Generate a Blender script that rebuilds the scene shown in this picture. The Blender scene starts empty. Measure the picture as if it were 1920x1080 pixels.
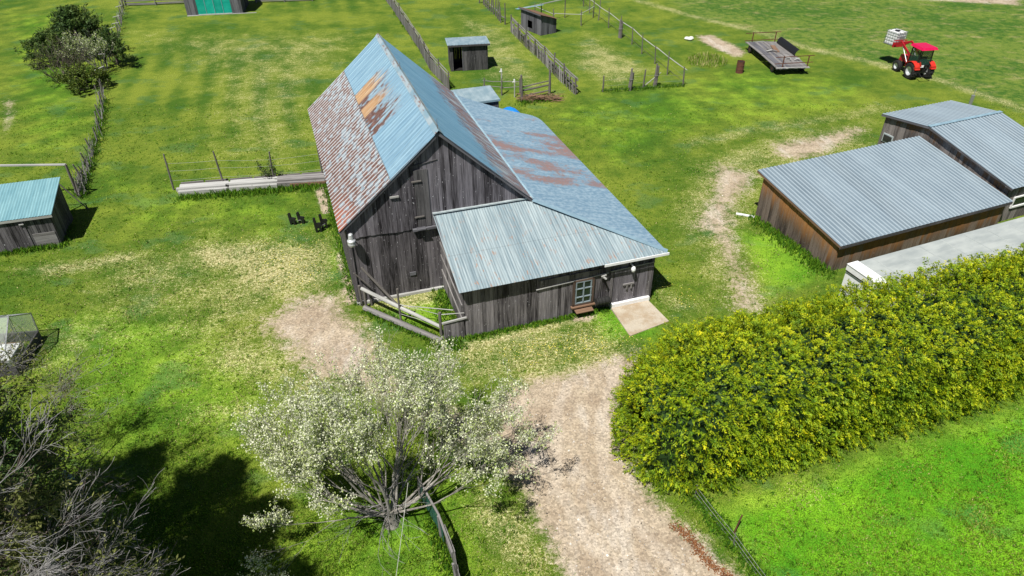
import bpy, math, random
import numpy as np
from mathutils import Vector, Matrix

S = bpy.context.scene
COL = S.collection
rnd = random.Random(7)
RS = np.random.RandomState(11)

# ------------------------------------------------------------------ camera, sky, sun, exposure
F_PX, PITCH, ROLL, CAM_H = 1312.16, 0.6191, -0.0071, 18.0
fw = Vector((0, math.cos(PITCH), -math.sin(PITCH)))
up0 = Vector((0, math.sin(PITCH), math.cos(PITCH)))
rt0 = Vector((1, 0, 0))
RT = rt0 * math.cos(ROLL) + up0 * math.sin(ROLL)
UP = -rt0 * math.sin(ROLL) + up0 * math.cos(ROLL)
cd = bpy.data.cameras.new('camera')
cam = bpy.data.objects.new('camera', cd)
COL.objects.link(cam)
cam.matrix_world = Matrix(((RT.x, UP.x, -fw.x, 0), (RT.y, UP.y, -fw.y, 0), (RT.z, UP.z, -fw.z, CAM_H), (0, 0, 0, 1)))
cd.sensor_width = 36
cd.lens = 36 * F_PX / 1920
cd.clip_start = 0.1
cd.clip_end = 4000
S.camera = cam

SUN_DIR = Vector((0.27, 0.47, -1.0)).normalized()
W = bpy.data.worlds.new('World')
S.world = W
W.use_nodes = True
wn = W.node_tree.nodes
sky = wn.new('ShaderNodeTexSky')
sky.sky_type = 'NISHITA'
sky.sun_disc = False
sky.sun_elevation = math.radians(61.5)
sky.sun_rotation = math.radians(209.9)
sky.air_density = 0.6
sky.dust_density = 0.4
W.node_tree.links.new(sky.outputs[0], wn['Background'].inputs[0])
wn['Background'].inputs[1].default_value = 0.05
sd = bpy.data.lights.new('sun', 'SUN')
sd.energy = 5.0
sd.angle = math.radians(0.5)
sd.color = (1, 0.96, 0.88)
sun = bpy.data.objects.new('sun', sd)
COL.objects.link(sun)
sun.rotation_euler = SUN_DIR.to_track_quat('-Z', 'Y').to_euler()
sun.location = (-20, -20, 60)
S.view_settings.view_transform = 'Standard'
S.view_settings.look = 'None'
S.view_settings.exposure = 0.5
S.view_settings.gamma = 1.0
S.render.engine = 'CYCLES'
S.cycles.max_bounces = 6
S.cycles.transparent_max_bounces = 8


def gp(u, v, z=0.0):
    """survey helper: where the sight line of photo pixel (u, v) meets height z"""
    d = fw + RT * ((u - 960) / F_PX) + UP * ((540 - v) / F_PX)
    t = (z - CAM_H) / d.z
    return Vector((0, 0, CAM_H)) + d * t


# ------------------------------------------------------------------ mesh builder
class MB:
    def __init__(s):
        s.v = []; s.f = []; s.uv = []

    def face(s, pts, uvs=None):
        b = len(s.v)
        s.v += [tuple(p) for p in pts]
        s.f.append(tuple(range(b, b + len(pts))))
        s.uv.append(uvs if uvs else [(0, 0)] * len(pts))

    def hexa(s, P, axis=None, off=None):
        """P: 4 bottom + 4 top corners (same winding)"""
        P = [Vector(p) for p in P]
        if axis is None:
            axis = (P[4] - P[0])
        a = Vector(axis).normalized()
        h = Vector((0, 0, 1)) if abs(a.z) < 0.9 else Vector((1, 0, 0))
        b = a.cross(h).normalized(); c = a.cross(b)
        if off is None:
            off = (rnd.random() * 50, rnd.random() * 50)
        UVs = [((p - P[0]).dot(a) + off[0], (p - P[0]).dot(b) + (p - P[0]).dot(c) * 1.01 + off[1]) for p in P]
        base = len(s.v)
        s.v += [tuple(p) for p in P]
        for q in ((3, 2, 1, 0), (4, 5, 6, 7), (0, 1, 5, 4), (1, 2, 6, 5), (2, 3, 7, 6), (3, 0, 4, 7)):
            s.f.append(tuple(base + i for i in q)); s.uv.append([UVs[i] for i in q])

    def beam(s, p0, p1, w, h, roll=None, w1=None, h1=None):
        p0 = Vector(p0); p1 = Vector(p1)
        a = (p1 - p0).normalized()
        ref = Vector((0, 0, 1)) if abs(a.z) < 0.95 else Vector((0, 1, 0))
        x = a.cross(ref).normalized(); y = x.cross(a).normalized()
        if roll:
            x, y = x * math.cos(roll) + y * math.sin(roll), y * math.cos(roll) - x * math.sin(roll)
        w1 = w1 or w; h1 = h1 or h
        q = ((-1, -1), (1, -1), (1, 1), (-1, 1))
        P = [p0 + x * (i * w / 2) + y * (j * h / 2) for i, j in q] + [p1 + x * (i * w1 / 2) + y * (j * h1 / 2) for i, j in q]
        s.hexa(P, a)

    def box(s, c, d, rz=0, axis=None):
        c = Vector(c); ex = Vector((math.cos(rz), math.sin(rz), 0)); ey = Vector((-math.sin(rz), math.cos(rz), 0)); ez = Vector((0, 0, 1))
        q = ((-1, -1), (1, -1), (1, 1), (-1, 1))
        P = [c + ex * (i * d[0] / 2) + ey * (j * d[1] / 2) + ez * (k * d[2] / 2) for k in (-1, 1) for i, j in q]
        if axis is None:
            m = max(range(3), key=lambda i: d[i]); axis = (ex, ey, ez)[m]
        s.hexa(P, axis)

    def tube(s, pts, radii, n=7, caps=True):
        pts = [Vector(p) for p in pts]
        if not isinstance(radii, (list, tuple)):
            radii = [radii] * len(pts)
        base = len(s.v); L = 0
        ref = None; Ls = []
        for i, p in enumerate(pts):
            if i == 0: a = pts[1] - p
            elif i == len(pts) - 1: a = p - pts[i - 1]
            else: a = pts[i + 1] - pts[i - 1]
            a.normalize()
            if ref is None:
                ref = Vector((0, 0, 1)) if abs(a.z) < 0.9 else Vector((1, 0, 0))
            x = a.cross(ref)
            if x.length < 1e-4:
                ref = Vector((0.3, 1, 0.2)).normalized(); x = a.cross(ref)
            x.normalize(); y = a.cross(x); ref = -y if False else ref
            for k in range(n):
                t = 2 * math.pi * k / n
                s.v.append(tuple(p + (x * math.cos(t) + y * math.sin(t)) * radii[i]))
            if i: L += (p - pts[i - 1]).length
            Ls.append(L)
        o = rnd.random() * 50
        for i in range(len(pts) - 1):
            for k in range(n):
                k2 = (k + 1) % n
                s.f.append((base + i * n + k, base + i * n + k2, base + (i + 1) * n + k2, base + (i + 1) * n + k))
                c = 6.283 * radii[0] / n
                s.uv.append([(Ls[i] + o, k * c), (Ls[i] + o, (k + 1) * c), (Ls[i + 1] + o, (k + 1) * c), (Ls[i + 1] + o, k * c)])
        if caps:
            for i, rev in ((0, False), (len(pts) - 1, True)):
                idx = [base + i * n + k for k in range(n)]
                if not rev: idx.reverse()
                s.f.append(tuple(idx)); s.uv.append([(o, 0)] * n)

    def lathe(s, c, prof, n=16, axis='z', arc=None):
        """prof: list of (r, h)"""
        base = len(s.v); c = Vector(c)
        for r, h in prof:
            for k in range(n):
                t = 2 * math.pi * k / n
                if axis == 'z': d = Vector((r * math.cos(t), r * math.sin(t), h))
                elif axis == 'x': d = Vector((h, r * math.cos(t), r * math.sin(t)))
                else: d = Vector((r * math.sin(t), h, r * math.cos(t)))
                s.v.append(tuple(c + d))
        for i in range(len(prof) - 1):
            for k in range(n):
                k2 = (k + 1) % n
                s.f.append((base + i * n + k, base + i * n + k2, base + (i + 1) * n + k2, base + (i + 1) * n + k))
                s.uv.append([(k / n, i), ((k + 1) / n, i), ((k + 1) / n, i + 1), (k / n, i + 1)])

    def build(s, name, mat, parent=None, world=False, origin=None, smooth=False, label=None):
        v = np.array(s.v, dtype=np.float64).reshape(-1, 3)
        me = bpy.data.meshes.new(name)
        if parent is not None and world:
            Mi = np.array(parent.matrix_world.inverted())
            v = v @ Mi[:3, :3].T + Mi[:3, 3]
        if origin is not None:
            v = v - np.array(origin)
        me.from_pydata([tuple(p) for p in v.tolist()], [], s.f)
        uvl = me.uv_layers.new(name='UVMap')
        flat = np.array([c for q in s.uv for uvp in q for c in uvp], dtype=np.float32)
        uvl.data.foreach_set('uv', flat)
        if smooth:
            me.polygons.foreach_set('use_smooth', [True] * len(me.polygons))
        me.materials.append(mat)
        o = bpy.data.objects.new(name, me)
        COL.objects.link(o)
        if parent is not None:
            o.parent = parent
        if origin is not None:
            o.location = origin
        if label: o['label'] = label
        return o


def tag(o, label, cat, group=None):
    o['label'] = label; o['category'] = cat
    if group: o['group'] = group
    return o


def thing(name, label, cat, loc=(0, 0, 0), rz=0, group=None):
    o = bpy.data.objects.new(name, None)
    o.empty_display_size = 0.2
    COL.objects.link(o)
    o.location = loc; o.rotation_euler = (0, 0, rz)
    o.matrix_world = Matrix.Translation(Vector(loc)) @ Matrix.Rotation(rz, 4, 'Z')
    return tag(o, label, cat, group)


# ------------------------------------------------------------------ materials
class NT:
    def __init__(s, name, rough=0.8, metal=0.0, spec=0.5):
        s.m = bpy.data.materials.new(name); s.m.use_nodes = True
        s.t = s.m.node_tree; s.b = s.t.nodes['Principled BSDF']
        s.b.inputs['Roughness'].default_value = rough
        s.b.inputs['Metallic'].default_value = metal
        s.b.inputs['Specular IOR Level'].default_value = spec

    def put(s, sock, val):
        if isinstance(val, bpy.types.NodeSocket): s.t.links.new(val, sock)
        elif val is not None:
            if isinstance(val, (tuple, list)) and len(val) == 3 and sock.type == 'RGBA': val = (*val, 1)
            sock.default_value = val

    def node(s, typ, outs=0, ins=None, **kw):
        n = s.t.nodes.new(typ)
        for k, v in kw.items(): setattr(n, k, v)
        for k, v in (ins or {}).items(): s.put(n.inputs[k], v)
        return n.outputs[outs]

    def math(s, op, a, b=0.0, c=None, clamp=False):
        n = s.t.nodes.new('ShaderNodeMath'); n.operation = op; n.use_clamp = clamp
        s.put(n.inputs[0], a); s.put(n.inputs[1], b)
        if c is not None: s.put(n.inputs[2], c)
        return n.outputs[0]

    def noise(s, vec, scale, detail=2.0, rough=0.5, w=None):
        ins = {'Vector': vec, 'Scale': scale, 'Detail': detail, 'Roughness': rough}
        if w is not None:
            n = s.t.nodes.new('ShaderNodeTexNoise'); n.noise_dimensions = '4D'
            ins['W'] = w
        else:
            n = s.t.nodes.new('ShaderNodeTexNoise')
        for k, v in ins.items(): s.put(n.inputs[k], v)
        return n.outputs['Fac']

    def vmul(s, vec, xyz):
        n = s.t.nodes.new('ShaderNodeVectorMath'); n.operation = 'MULTIPLY'
        s.put(n.inputs[0], vec); n.inputs[1].default_value = xyz
        return n.outputs[0]

    def sep(s, vec):
        n = s.t.nodes.new('ShaderNodeSeparateXYZ'); s.put(n.inputs[0], vec)
        return n.outputs[0], n.outputs[1], n.outputs[2]

    def comb(s, x, y, z):
        n = s.t.nodes.new('ShaderNodeCombineXYZ')
        s.put(n.inputs[0], x); s.put(n.inputs[1], y); s.put(n.inputs[2], z)
        return n.outputs[0]

    def rng(s, val, a, b, c=0.0, d=1.0, smooth=True):
        n = s.t.nodes.new('ShaderNodeMapRange'); n.interpolation_type = 'SMOOTHSTEP' if smooth else 'LINEAR'
        s.put(n.inputs[0], val)
        for i, x in enumerate((a, b, c, d)): s.put(n.inputs[i + 1], x)
        return n.outputs[0]

    def mix(s, f, a, b, blend='MIX'):
        n = s.t.nodes.new('ShaderNodeMix'); n.data_type = 'RGBA'; n.blend_type = blend
        s.put(n.inputs[0], f); s.put(n.inputs[6], a); s.put(n.inputs[7], b)
        return n.outputs[2]

    def scale(s, col, f):
        """multiply colour by a scalar socket"""
        c = s.t.nodes.new('ShaderNodeVectorMath'); c.operation = 'SCALE'
        s.put(c.inputs[0], col); s.put(c.inputs['Scale'], f)
        return c.outputs[0]

    def uvn(s): return s.node('ShaderNodeUVMap', 0)
    def pos(s): return s.node('ShaderNodeNewGeometry', 'Position')
    def isl(s): return s.node('ShaderNodeNewGeometry', 'Random Per Island')
    def obj(s): return s.node('ShaderNodeTexCoord', 'Object')

    def bump(s, h, dist=0.02, strength=0.6):
        n = s.t.nodes.new('ShaderNodeBump'); s.put(n.inputs['Height'], h)
        n.inputs['Distance'].default_value = dist; n.inputs['Strength'].default_value = strength
        s.t.links.new(n.outputs[0], s.b.inputs['Normal'])

    def done(s, col, **kw):
        s.put(s.b.inputs['Base Color'], col)
        for k, v in kw.items(): s.put(s.b.inputs[k.replace('_', ' ')], v)
        return s.m


def wood(name, dark, light, grain=1.0, fleck=0.0, top_stain=None, isl_amt=0.75):
    n = NT(name, rough=0.85, spec=0.25)
    uv = n.uvn(); i = n.isl(); i50 = n.math('MULTIPLY', i, 91.7)
    g = n.noise(n.vmul(uv, (1.3, 42, 1)), 1.0, 4, 0.7, w=i50)
    g2 = n.noise(n.vmul(uv, (0.7, 7, 1)), 1.0, 3, 0.6, w=i50)
    f = n.math('ADD', n.math('MULTIPLY', i, isl_amt), n.math('MULTIPLY', n.math('SUBTRACT', g2, 0.5), 1.5))
    f = n.math('ADD', f, n.math('MULTIPLY', n.math('SUBTRACT', g, 0.5), 2.1 * grain))
    c = n.mix(n.rng(f, -0.2, 1.0, 0.0, 1.0, False), dark, light)
    if fleck:
        k = n.noise(n.vmul(uv, (9, 20, 1)), 1.0, 1, 0.5, w=i50)
        c = n.mix(n.math('MULTIPLY', n.rng(k, 0.70, 0.75), fleck), c, (0.50, 0.50, 0.53))
    if top_stain:
        u, v, _ = n.sep(uv)
        d = n.math('ADD', n.math('MULTIPLY', u, -1.0), n.math('MULTIPLY', n.math('SUBTRACT', g, 0.5), 2.6))
        d = n.math('ADD', d, n.math('MULTIPLY', n.math('SUBTRACT', i, 0.5), 0.5))
        c = n.mix(n.rng(d, top_stain[1], 0.1), c, n.scale(top_stain[0], n.rng(g, 0.2, 0.8, 0.35, 1.3)))
    n.bump(g, 0.006, 0.7)
    return n.done(c)


def plain(name, col, rough=0.6, metal=0.0, var=0.25, scale=6.0):
    n = NT(name, rough=rough, metal=metal)
    f = n.noise(n.obj(), scale, 4, 0.6)
    return n.done(n.scale(col, n.rng(f, 0.2, 0.8, 1 - var, 1 + var, False)), Roughness=n.rng(f, 0.2, 0.8, max(0.05, rough - 0.12), min(1, rough + 0.12)))


M = {}
M['barn'] = wood('barn_boards', (0.009, 0.007, 0.009), (0.20, 0.188, 0.213), 1.2, 0.9)
M['barn_low'] = wood('barn_boards_lower', (0.007, 0.006, 0.007), (0.17, 0.157, 0.172), 1.2, 0.9)
M['annex'] = wood('annex_boards', (0.010, 0.008, 0.009), (0.245, 0.228, 0.24), 1.2, 0.8)
M['fence'] = wood('fence_wood', (0.07, 0.065, 0.062), (0.27, 0.26, 0.26), 1.0)
M['post'] = wood('post_wood', (0.05, 0.045, 0.04), (0.19, 0.175, 0.165), 1.0)
M['pale'] = wood('pale_wood', (0.2, 0.2, 0.19), (0.46, 0.46, 0.45), 0.9)
M['grey'] = wood('grey_boards', (0.03, 0.03, 0.036), (0.17, 0.17, 0.19), 1.0)
M['dark'] = wood('dark_boards', (0.010, 0.010, 0.011), (0.13, 0.125, 0.13), 1.3, 0.4)
M['frame'] = wood('window_wood', (0.03, 0.02, 0.015), (0.13, 0.09, 0.07), 0.9)
M['brown'] = wood('brown_wood', (0.09, 0.05, 0.03), (0.24, 0.15, 0.10), 0.9)
M['shed'] = wood('stained_boards', (0.016, 0.013, 0.011), (0.19, 0.150, 0.125), 1.3, 0.3, top_stain=((0.38, 0.175, 0.06), 1.3))
M['shedb'] = wood('shed_boards', (0.03, 0.026, 0.026), (0.25, 0.225, 0.215), 1.1, 0.3, top_stain=((0.22, 0.12, 0.06), 0.3))
M['white'] = plain('white_paint', (0.74, 0.75, 0.76), 0.5, 0, 0.08)
M['black'] = plain('black_plastic', (0.008, 0.008, 0.009), 0.5, 0, 0.4)
M['void'] = plain('dark_backing', (0.006, 0.005, 0.005), 0.95)
M['red'] = plain('red_paint', (0.36, 0.008, 0.018), 0.5, 0, 0.25)
M['redroof'] = plain('cab_roof_paint', (0.5, 0.004, 0.06), 0.4, 0, 0.1)
M['orange'] = plain('orange_panel', (0.50, 0.022, 0.012), 0.5, 0, 0.2)
M['tyre'] = plain('tyre_rubber', (0.012, 0.012, 0.012), 0.85, 0, 0.3, 12)
M['rim'] = plain('rim_metal', (0.5, 0.52, 0.54), 0.4, 0.3, 0.1)
M['steel'] = plain('steel', (0.35, 0.36, 0.37), 0.4, 0.6, 0.15)
M['wire'] = plain('wire', (0.22, 0.22, 0.22), 0.5, 0.5, 0.1)
M['rust'] = plain('rusty_iron', (0.10, 0.035, 0.02), 0.85, 0, 0.5, 10)
M['blue'] = plain('blue_tarp', (0.01, 0.19, 0.62), 0.4, 0, 0.12)
M['rock'] = plain('white_rock', (0.62, 0.62, 0.58), 0.8, 0, 0.25)
M['sash'] = plain('faded_sash_paint', (0.20, 0.25, 0.28), 0.6)
M['rope'] = plain('pale_rope', (0.5, 0.5, 0.46), 0.8)
M['flash'] = plain('galvanised_trim', (0.26, 0.39, 0.47), 0.45, 0.25, 0.18, 3)
M['flashw'] = plain('pale_flashing', (0.40, 0.46, 0.48), 0.5, 0.2, 0.3, 4)


def glass(name, col, rough=0.05, alpha=None):
    n = NT(name, rough=rough, spec=0.6)
    if alpha is not None:
        n.b.inputs['Alpha'].default_value = alpha
    return n.done(col)


M['pane'] = glass('window_glass', (0.012, 0.018, 0.022), 0.12)
M['cabglass'] = glass('cab_glass', (0.02, 0.07, 0.06), 0.05, 0.55)
M['poly'] = glass('greenhouse_glazing', (0.50, 0.58, 0.50), 0.2, 0.26)


def metal_plain(name, a, b, rib=None, rough=0.42, metal=0.35, streak=(0.5, 5.0), crest=None):
    n = NT(name, rough=rough, metal=metal)
    uv = n.uvn()
    st = n.noise(n.vmul(uv, (streak[1], streak[0], 1)), 1.0, 4, 0.65)
    bl = n.noise(uv, 0.8, 3, 0.6)
    c = n.mix(n.rng(n.math('ADD', n.math('MULTIPLY', st, 0.6), n.math('MULTIPLY', bl, 0.4)), 0.35, 0.65), a, b)
    if rib:
        u, v, _ = n.sep(uv)
        sh = n.math('FLOOR', n.math('DIVIDE', u, rib))
        wn_ = n.node('ShaderNodeTexWhiteNoise', 0, {'W': sh}, noise_dimensions='1D')
        c = n.scale(c, n.rng(wn_, 0, 1, 0.88, 1.1, False))
    if crest:
        u, v, _ = n.sep(uv)
        fr = n.math('FRACT', n.math('DIVIDE', u, crest))
        c = n.mix(n.math('MULTIPLY', n.rng(n.math('ABSOLUTE', n.math('SUBTRACT', fr, 0.5)), 0.15, 0.09), 0.8), c, (0.38, 0.45, 0.50))
    return n.done(c, Roughness=n.rng(st, 0.3, 0.7, rough - 0.08, rough + 0.1))


M['shedroof'] = metal_plain('steel_roofing', (0.15, 0.20, 0.243), (0.195, 0.25, 0.293), 0.94, 0.45, 0.15, (0.3, 2.0), .235)
M['teal'] = metal_plain('teal_roofing', (0.14, 0.29, 0.335), (0.20, 0.37, 0.41), None, 0.5, 0.1)
M['smallroof'] = metal_plain('old_sheet', (0.19, 0.28, 0.33), (0.30, 0.38, 0.42), None, 0.5, 0.2, (1.5, 2.5))
M['tealpanel'] = metal_plain('teal_panel', (0.0, 0.28, 0.22), (0.01, 0.36, 0.29), 0.8, 0.4, 0.0, (2, 3))
M['trailer'] = metal_plain('trailer_roof', (0.28, 0.31, 0.31), (0.38, 0.41, 0.40), None, 0.5, 0.05, (2.5, 0.7))


def ridge_mat():
    n = NT('ridge_metal', rough=0.5, metal=0.2)
    p = n.obj(); f = n.noise(n.vmul(p, (6, 1.6, 6)), 1.0, 4, 0.7)
    c = n.mix(n.rng(n.noise(p, 1.1, 3), 0.4, 0.6), (0.20, 0.31, 0.38), (0.33, 0.40, 0.44))
    return n.done(n.mix(n.math('MULTIPLY', n.rng(f, 0.56, 0.62), 0.85), c, (0.20, 0.10, 0.075)))


M['ridge'] = ridge_mat()


def barn_roof_left():
    n = NT('old_roof_left', rough=0.5, metal=0.2)
    uv = n.uvn(); u, v, _ = n.sep(uv)
    rib = n.math('FLOOR', n.math('DIVIDE', u, 0.31))
    wob = n.noise(uv, 2.2, 3, 0.6)
    wob1 = n.math('SUBTRACT', wob, 0.5)
    st = n.noise(n.vmul(uv, (7, 0.35, 1)), 1.0, 4, 0.65)
    blue = n.mix(n.rng(st, 0.35, 0.68), (0.145, 0.26, 0.36), (0.235, 0.37, 0.46))
    # rust checker: per rib, blocks of rust between flaking zinc
    wr = n.node('ShaderNodeTexWhiteNoise', 0, {'W': rib}, noise_dimensions='1D')
    cell = n.noise(n.comb(n.math('MULTIPLY', wr, 60.0), n.math('MULTIPLY', v, 2.9), 0.0), 1.0, 1.0, 0.5)
    row = n.noise(n.comb(n.math('MULTIPLY', rib, 0.28), n.math('MULTIPLY', v, 1.9), 5.0), 1.0, 1.0, 0.5)
    cell = n.math('ADD', n.math('MULTIPLY', cell, 0.72), n.math('MULTIPLY', row, 0.28))
    chk = n.math('SINE', n.math('ADD', n.math('ADD', n.math('MULTIPLY', v, 9.2), n.math('MULTIPLY', rib, 2.3)), n.math('MULTIPLY', wob, 5.0)))
    cell = n.math('ADD', cell, n.math('MULTIPLY', chk, 0.085))
    fine = n.noise(n.vmul(uv, (9, 4, 1)), 1.0, 4, 0.7)
    low = n.noise(uv, 0.45, 2, 0.5)
    r = n.math('ADD', n.math('ADD', cell, n.math('MULTIPLY', n.math('SUBTRACT', fine, 0.5), 0.38)), n.math('MULTIPLY', n.math('SUBTRACT', low, 0.5), 0.16))
    # denser rust toward the eave at the front
    r = n.math('ADD', r, n.rng(v, 3.6, 5.6, 0.0, 0.10))
    rustf = n.rng(r, 0.445, 0.51)
    rustc = n.mix(n.rng(fine, 0.35, 0.65), (0.085, 0.042, 0.034), (0.165, 0.088, 0.072))
    rustc = n.mix(n.math('MULTIPLY', n.rng(v, 4.4, 5.4), n.rng(u, 3.0, 0.5)), rustc, (0.30, 0.10, 0.06))
    zinc = n.mix(n.rng(fine, 0.35, 0.65), (0.18, 0.235, 0.28), (0.30, 0.35, 0.385))
    checker = n.mix(rustf, zinc, rustc)
    # rib crest stays pale
    fr = n.math('FRACT', n.math('DIVIDE', u, 0.31))
    crest = n.math('MULTIPLY', n.rng(n.math('ABSOLUTE', n.math('SUBTRACT', fr, 0.5)), 0.15, 0.08), n.rng(fine, 0.34, 0.46))
    checker = n.mix(n.math('MULTIPLY', crest, 0.9), checker, (0.42, 0.44, 0.46))
    # old rusted/tan sheets in the upper course
    tan = n.mix(n.rng(st, 0.3, 0.7), (0.34, 0.19, 0.09), (0.50, 0.34, 0.19))
    vv = n.math('ADD', v, n.math('MULTIPLY', n.math('SUBTRACT', st, 0.5), 2.4))
    upper = n.mix(n.rng(vv, 0.6, 1.1), blue, n.mix(n.rng(n.math('ADD', n.noise(n.vmul(uv, (4.2, 0.8, 1)), 1.0, 4, 0.65), n.math('ADD', n.rng(v, 0.6, 2.6, -0.08, 0.06), n.math('MULTIPLY', n.math('SUBTRACT', cell, 0.5), 0.35))), 0.47, 0.54), n.mix(0.5, blue, zinc), rustc))

    def band(a, b, s=0.12):
        return n.math('MULTIPLY', n.rng(u, a - s, a + s), n.rng(u, b + s, b - s))
    tb = n.math('MAXIMUM', band(8.5, 9.75), band(6.7, 7.7))
    tb = n.math('MULTIPLY', tb, n.rng(vv, 0.7, 1.9))
    upper = n.mix(n.math('MULTIPLY', tb, 0.9), upper, tan)
    ub = band(4.4, 9.85, 0.03)
    up_all = n.mix(ub, blue, upper)
    # lower edge of the blue sheets is at half slope; last sheets at the front run lower
    edge = n.math('ADD', 2.68, n.math('MULTIPLY', wob1, 0.12))
    edge = n.math('ADD', edge, n.math('MULTIPLY', n.rng(n.noise(n.comb(rib, 0.0, 3.0), 1.0, 0), 0.5, 0.65), n.rng(u, 2.6, 1.0, 0.0, 1.0)))
    lowm = n.math('GREATER_THAN', v, edge)
    c = n.mix(lowm, up_all, checker)
    seam = n.rng(n.math('ABSOLUTE', n.math('SUBTRACT', v, 2.68)), 0.035, 0.015)
    c = n.mix(n.math('MULTIPLY', seam, 0.45), c, (0.07, 0.09, 0.10))
    return n.done(c, Roughness=n.rng(rustf, 0, 1, 0.45, 0.75))


def barn_roof_right():
    n = NT('old_roof_right', rough=0.5, metal=0.2)
    uv = n.uvn(); u, v, _ = n.sep(uv)
    st = n.noise(n.vmul(uv, (6, 0.4, 1)), 1.0, 4, 0.65)
    blue = n.mix(n.rng(st, 0.35, 0.68), (0.13, 0.285, 0.41), (0.205, 0.37, 0.49))
    fine = n.noise(n.vmul(uv, (8, 1.2, 1)), 1.0, 4, 0.7)
    r = n.math('ADD', fine, n.rng(v, 1.6, 4.6, -0.2, 0.14))
    rustc = n.mix(n.rng(fine, 0.4, 0.65), (0.30, 0.16, 0.13), (0.16, 0.09, 0.085))
    c = n.mix(n.math('MULTIPLY', n.rng(r, 0.5, 0.62), 0.85), blue, rustc)
    zl = n.mix(n.rng(st, 0.3, 0.7), (0.24, 0.33, 0.39), (0.38, 0.44, 0.47))
    c = n.mix(n.math('MULTIPLY', n.rng(v, 2.8, 4.5), n.rng(st, 0.5, 0.6)), c, zl)
    return n.done(c)


def lean_roof():
    n = NT('old_roof_lean', rough=0.5, metal=0.2)
    uv = n.uvn(); u, v, _ = n.sep(uv)
    st = n.noise(n.vmul(uv, (5, 0.6, 1)), 1.0, 4, 0.6)
    dash = n.noise(n.vmul(uv, (6.2, 4.5, 1)), 1.0, 3, 0.6)
    c = n.mix(n.rng(n.math('ADD', n.math('MULTIPLY', st, 0.4), n.math('MULTIPLY', dash, 0.6)), 0.40, 0.62), (0.16, 0.265, 0.36), (0.29, 0.40, 0.48))
    big = n.noise(n.vmul(uv, (0.85, 0.34, 1)), 1.0, 3, 0.6)
    f = n.math('ADD', big, n.math('MULTIPLY', n.math('SUBTRACT', dash, 0.5), 0.5))
    f = n.math('ADD', f, n.math('MULTIPLY', n.rng(u, 3.0, 6.0), n.rng(u, 13.5, 9.5, 0, 0.09)))
    f = n.math('SUBTRACT', f, n.rng(u, 6.2, 4.6, 0, 0.25))
    f = n.math('SUBTRACT', f, n.rng(u, 12.5, 15.0, 0, 0.12))
    rustc = n.mix(n.rng(dash, 0.4, 0.6), (0.34, 0.135, 0.07), (0.22, 0.125, 0.10))
    c = n.mix(n.math('MULTIPLY', n.rng(f, 0.55, 0.68), 0.72), c, rustc)
    return n.done(c)


def annex_roof():
    n = NT('annex_roofing', rough=0.5, metal=0.15)
    uv = n.uvn(); u, v, _ = n.sep(uv)
    st = n.noise(n.vmul(uv, (9, 0.5, 1)), 1.0, 4, 0.65)
    sheet = n.node('ShaderNodeTexWhiteNoise', 0, {'W': n.math('FLOOR', n.math('DIVIDE', u, 0.66))}, noise_dimensions='1D')
    c = n.mix(n.rng(n.math('ADD', n.math('MULTIPLY', st, 0.88), n.math('MULTIPLY', sheet, 0.12)), 0.32, 0.68), (0.165, 0.23, 0.265), (0.33, 0.40, 0.425))
    fr = n.math('FRACT', n.math('DIVIDE', u, 0.22))
    c = n.mix(n.math('MULTIPLY', n.rng(n.math('ABSOLUTE', n.math('SUBTRACT', fr, 0.5)), 0.14, 0.05), 0.4), c, (0.13, 0.17, 0.19))
    sp = n.noise(n.vmul(uv, (9, 2.5, 1)), 1.0, 3, 0.7)
    zone = n.noise(uv, 1.1, 2, 0.5)
    m = n.math('MULTIPLY', n.rng(sp, 0.55, 0.66), n.math('MULTIPLY', n.rng(v, 0.2, 2.8, 0.35, 1.0), n.rng(zone, 0.44, 0.56)))
    c = n.mix(n.math('MULTIPLY', m, 0.8), c, (0.32, 0.19, 0.13))
    seam = n.rng(n.math('ABSOLUTE', n.math('SUBTRACT', v, 2.3)), 0.03, 0.012)
    c = n.mix(n.math('MULTIPLY', seam, 0.25), c, (0.1, 0.12, 0.13))
    return n.done(c)


M['roofL'] = barn_roof_left(); M['roofR'] = barn_roof_right(); M['lean'] = lean_roof(); M['annexroof'] = annex_roof()

_n = NT('concrete', rough=0.9)
_f = _n.noise(_n.pos(), 1.4, 6, 0.65); _g = _n.noise(_n.pos(), 28, 3, 0.6)
_c = _n.mix(_n.rng(_f, 0.38, 0.62), (0.33, 0.255, 0.175), (0.42, 0.37, 0.295))
_n.bump(_g, 0.01, 0.5)
M['concrete'] = _n.done(_n.scale(_c, _n.rng(_g, 0.25, 0.75, 0.8, 1.12)))


def leaf_mat(name, cols, rough=0.6, trans=0.25):
    """uv.x picks along the colour list, uv.y is brightness variation"""
    n = NT(name, rough=rough, spec=0.25)
    u, v, _ = n.sep(n.uvn())
    cr = n.t.nodes.new('ShaderNodeValToRGB')
    el = cr.color_ramp.elements
    while len(el) < len(cols): el.new(0.5)
    for i, c in enumerate(cols):
        el[i].position = i / (len(cols) - 1); el[i].color = (*c, 1)
    n.put(cr.inputs[0], u)
    col = n.scale(cr.outputs[0], n.rng(v, 0, 1, 0.65, 1.3, False))
    n.put(n.b.inputs['Base Color'], col)
    if trans:
        tr = n.t.nodes.new('ShaderNodeBsdfTranslucent'); n.put(tr.inputs[0], col)
        mx = n.t.nodes.new('ShaderNodeMixShader'); mx.inputs[0].default_value = trans
        n.t.links.new(n.b.outputs[0], mx.inputs[1]); n.t.links.new(tr.outputs[0], mx.inputs[2])
        out = n.t.nodes['Material Output']; n.t.links.new(mx.outputs[0], out.inputs[0])
    return n.m


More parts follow.
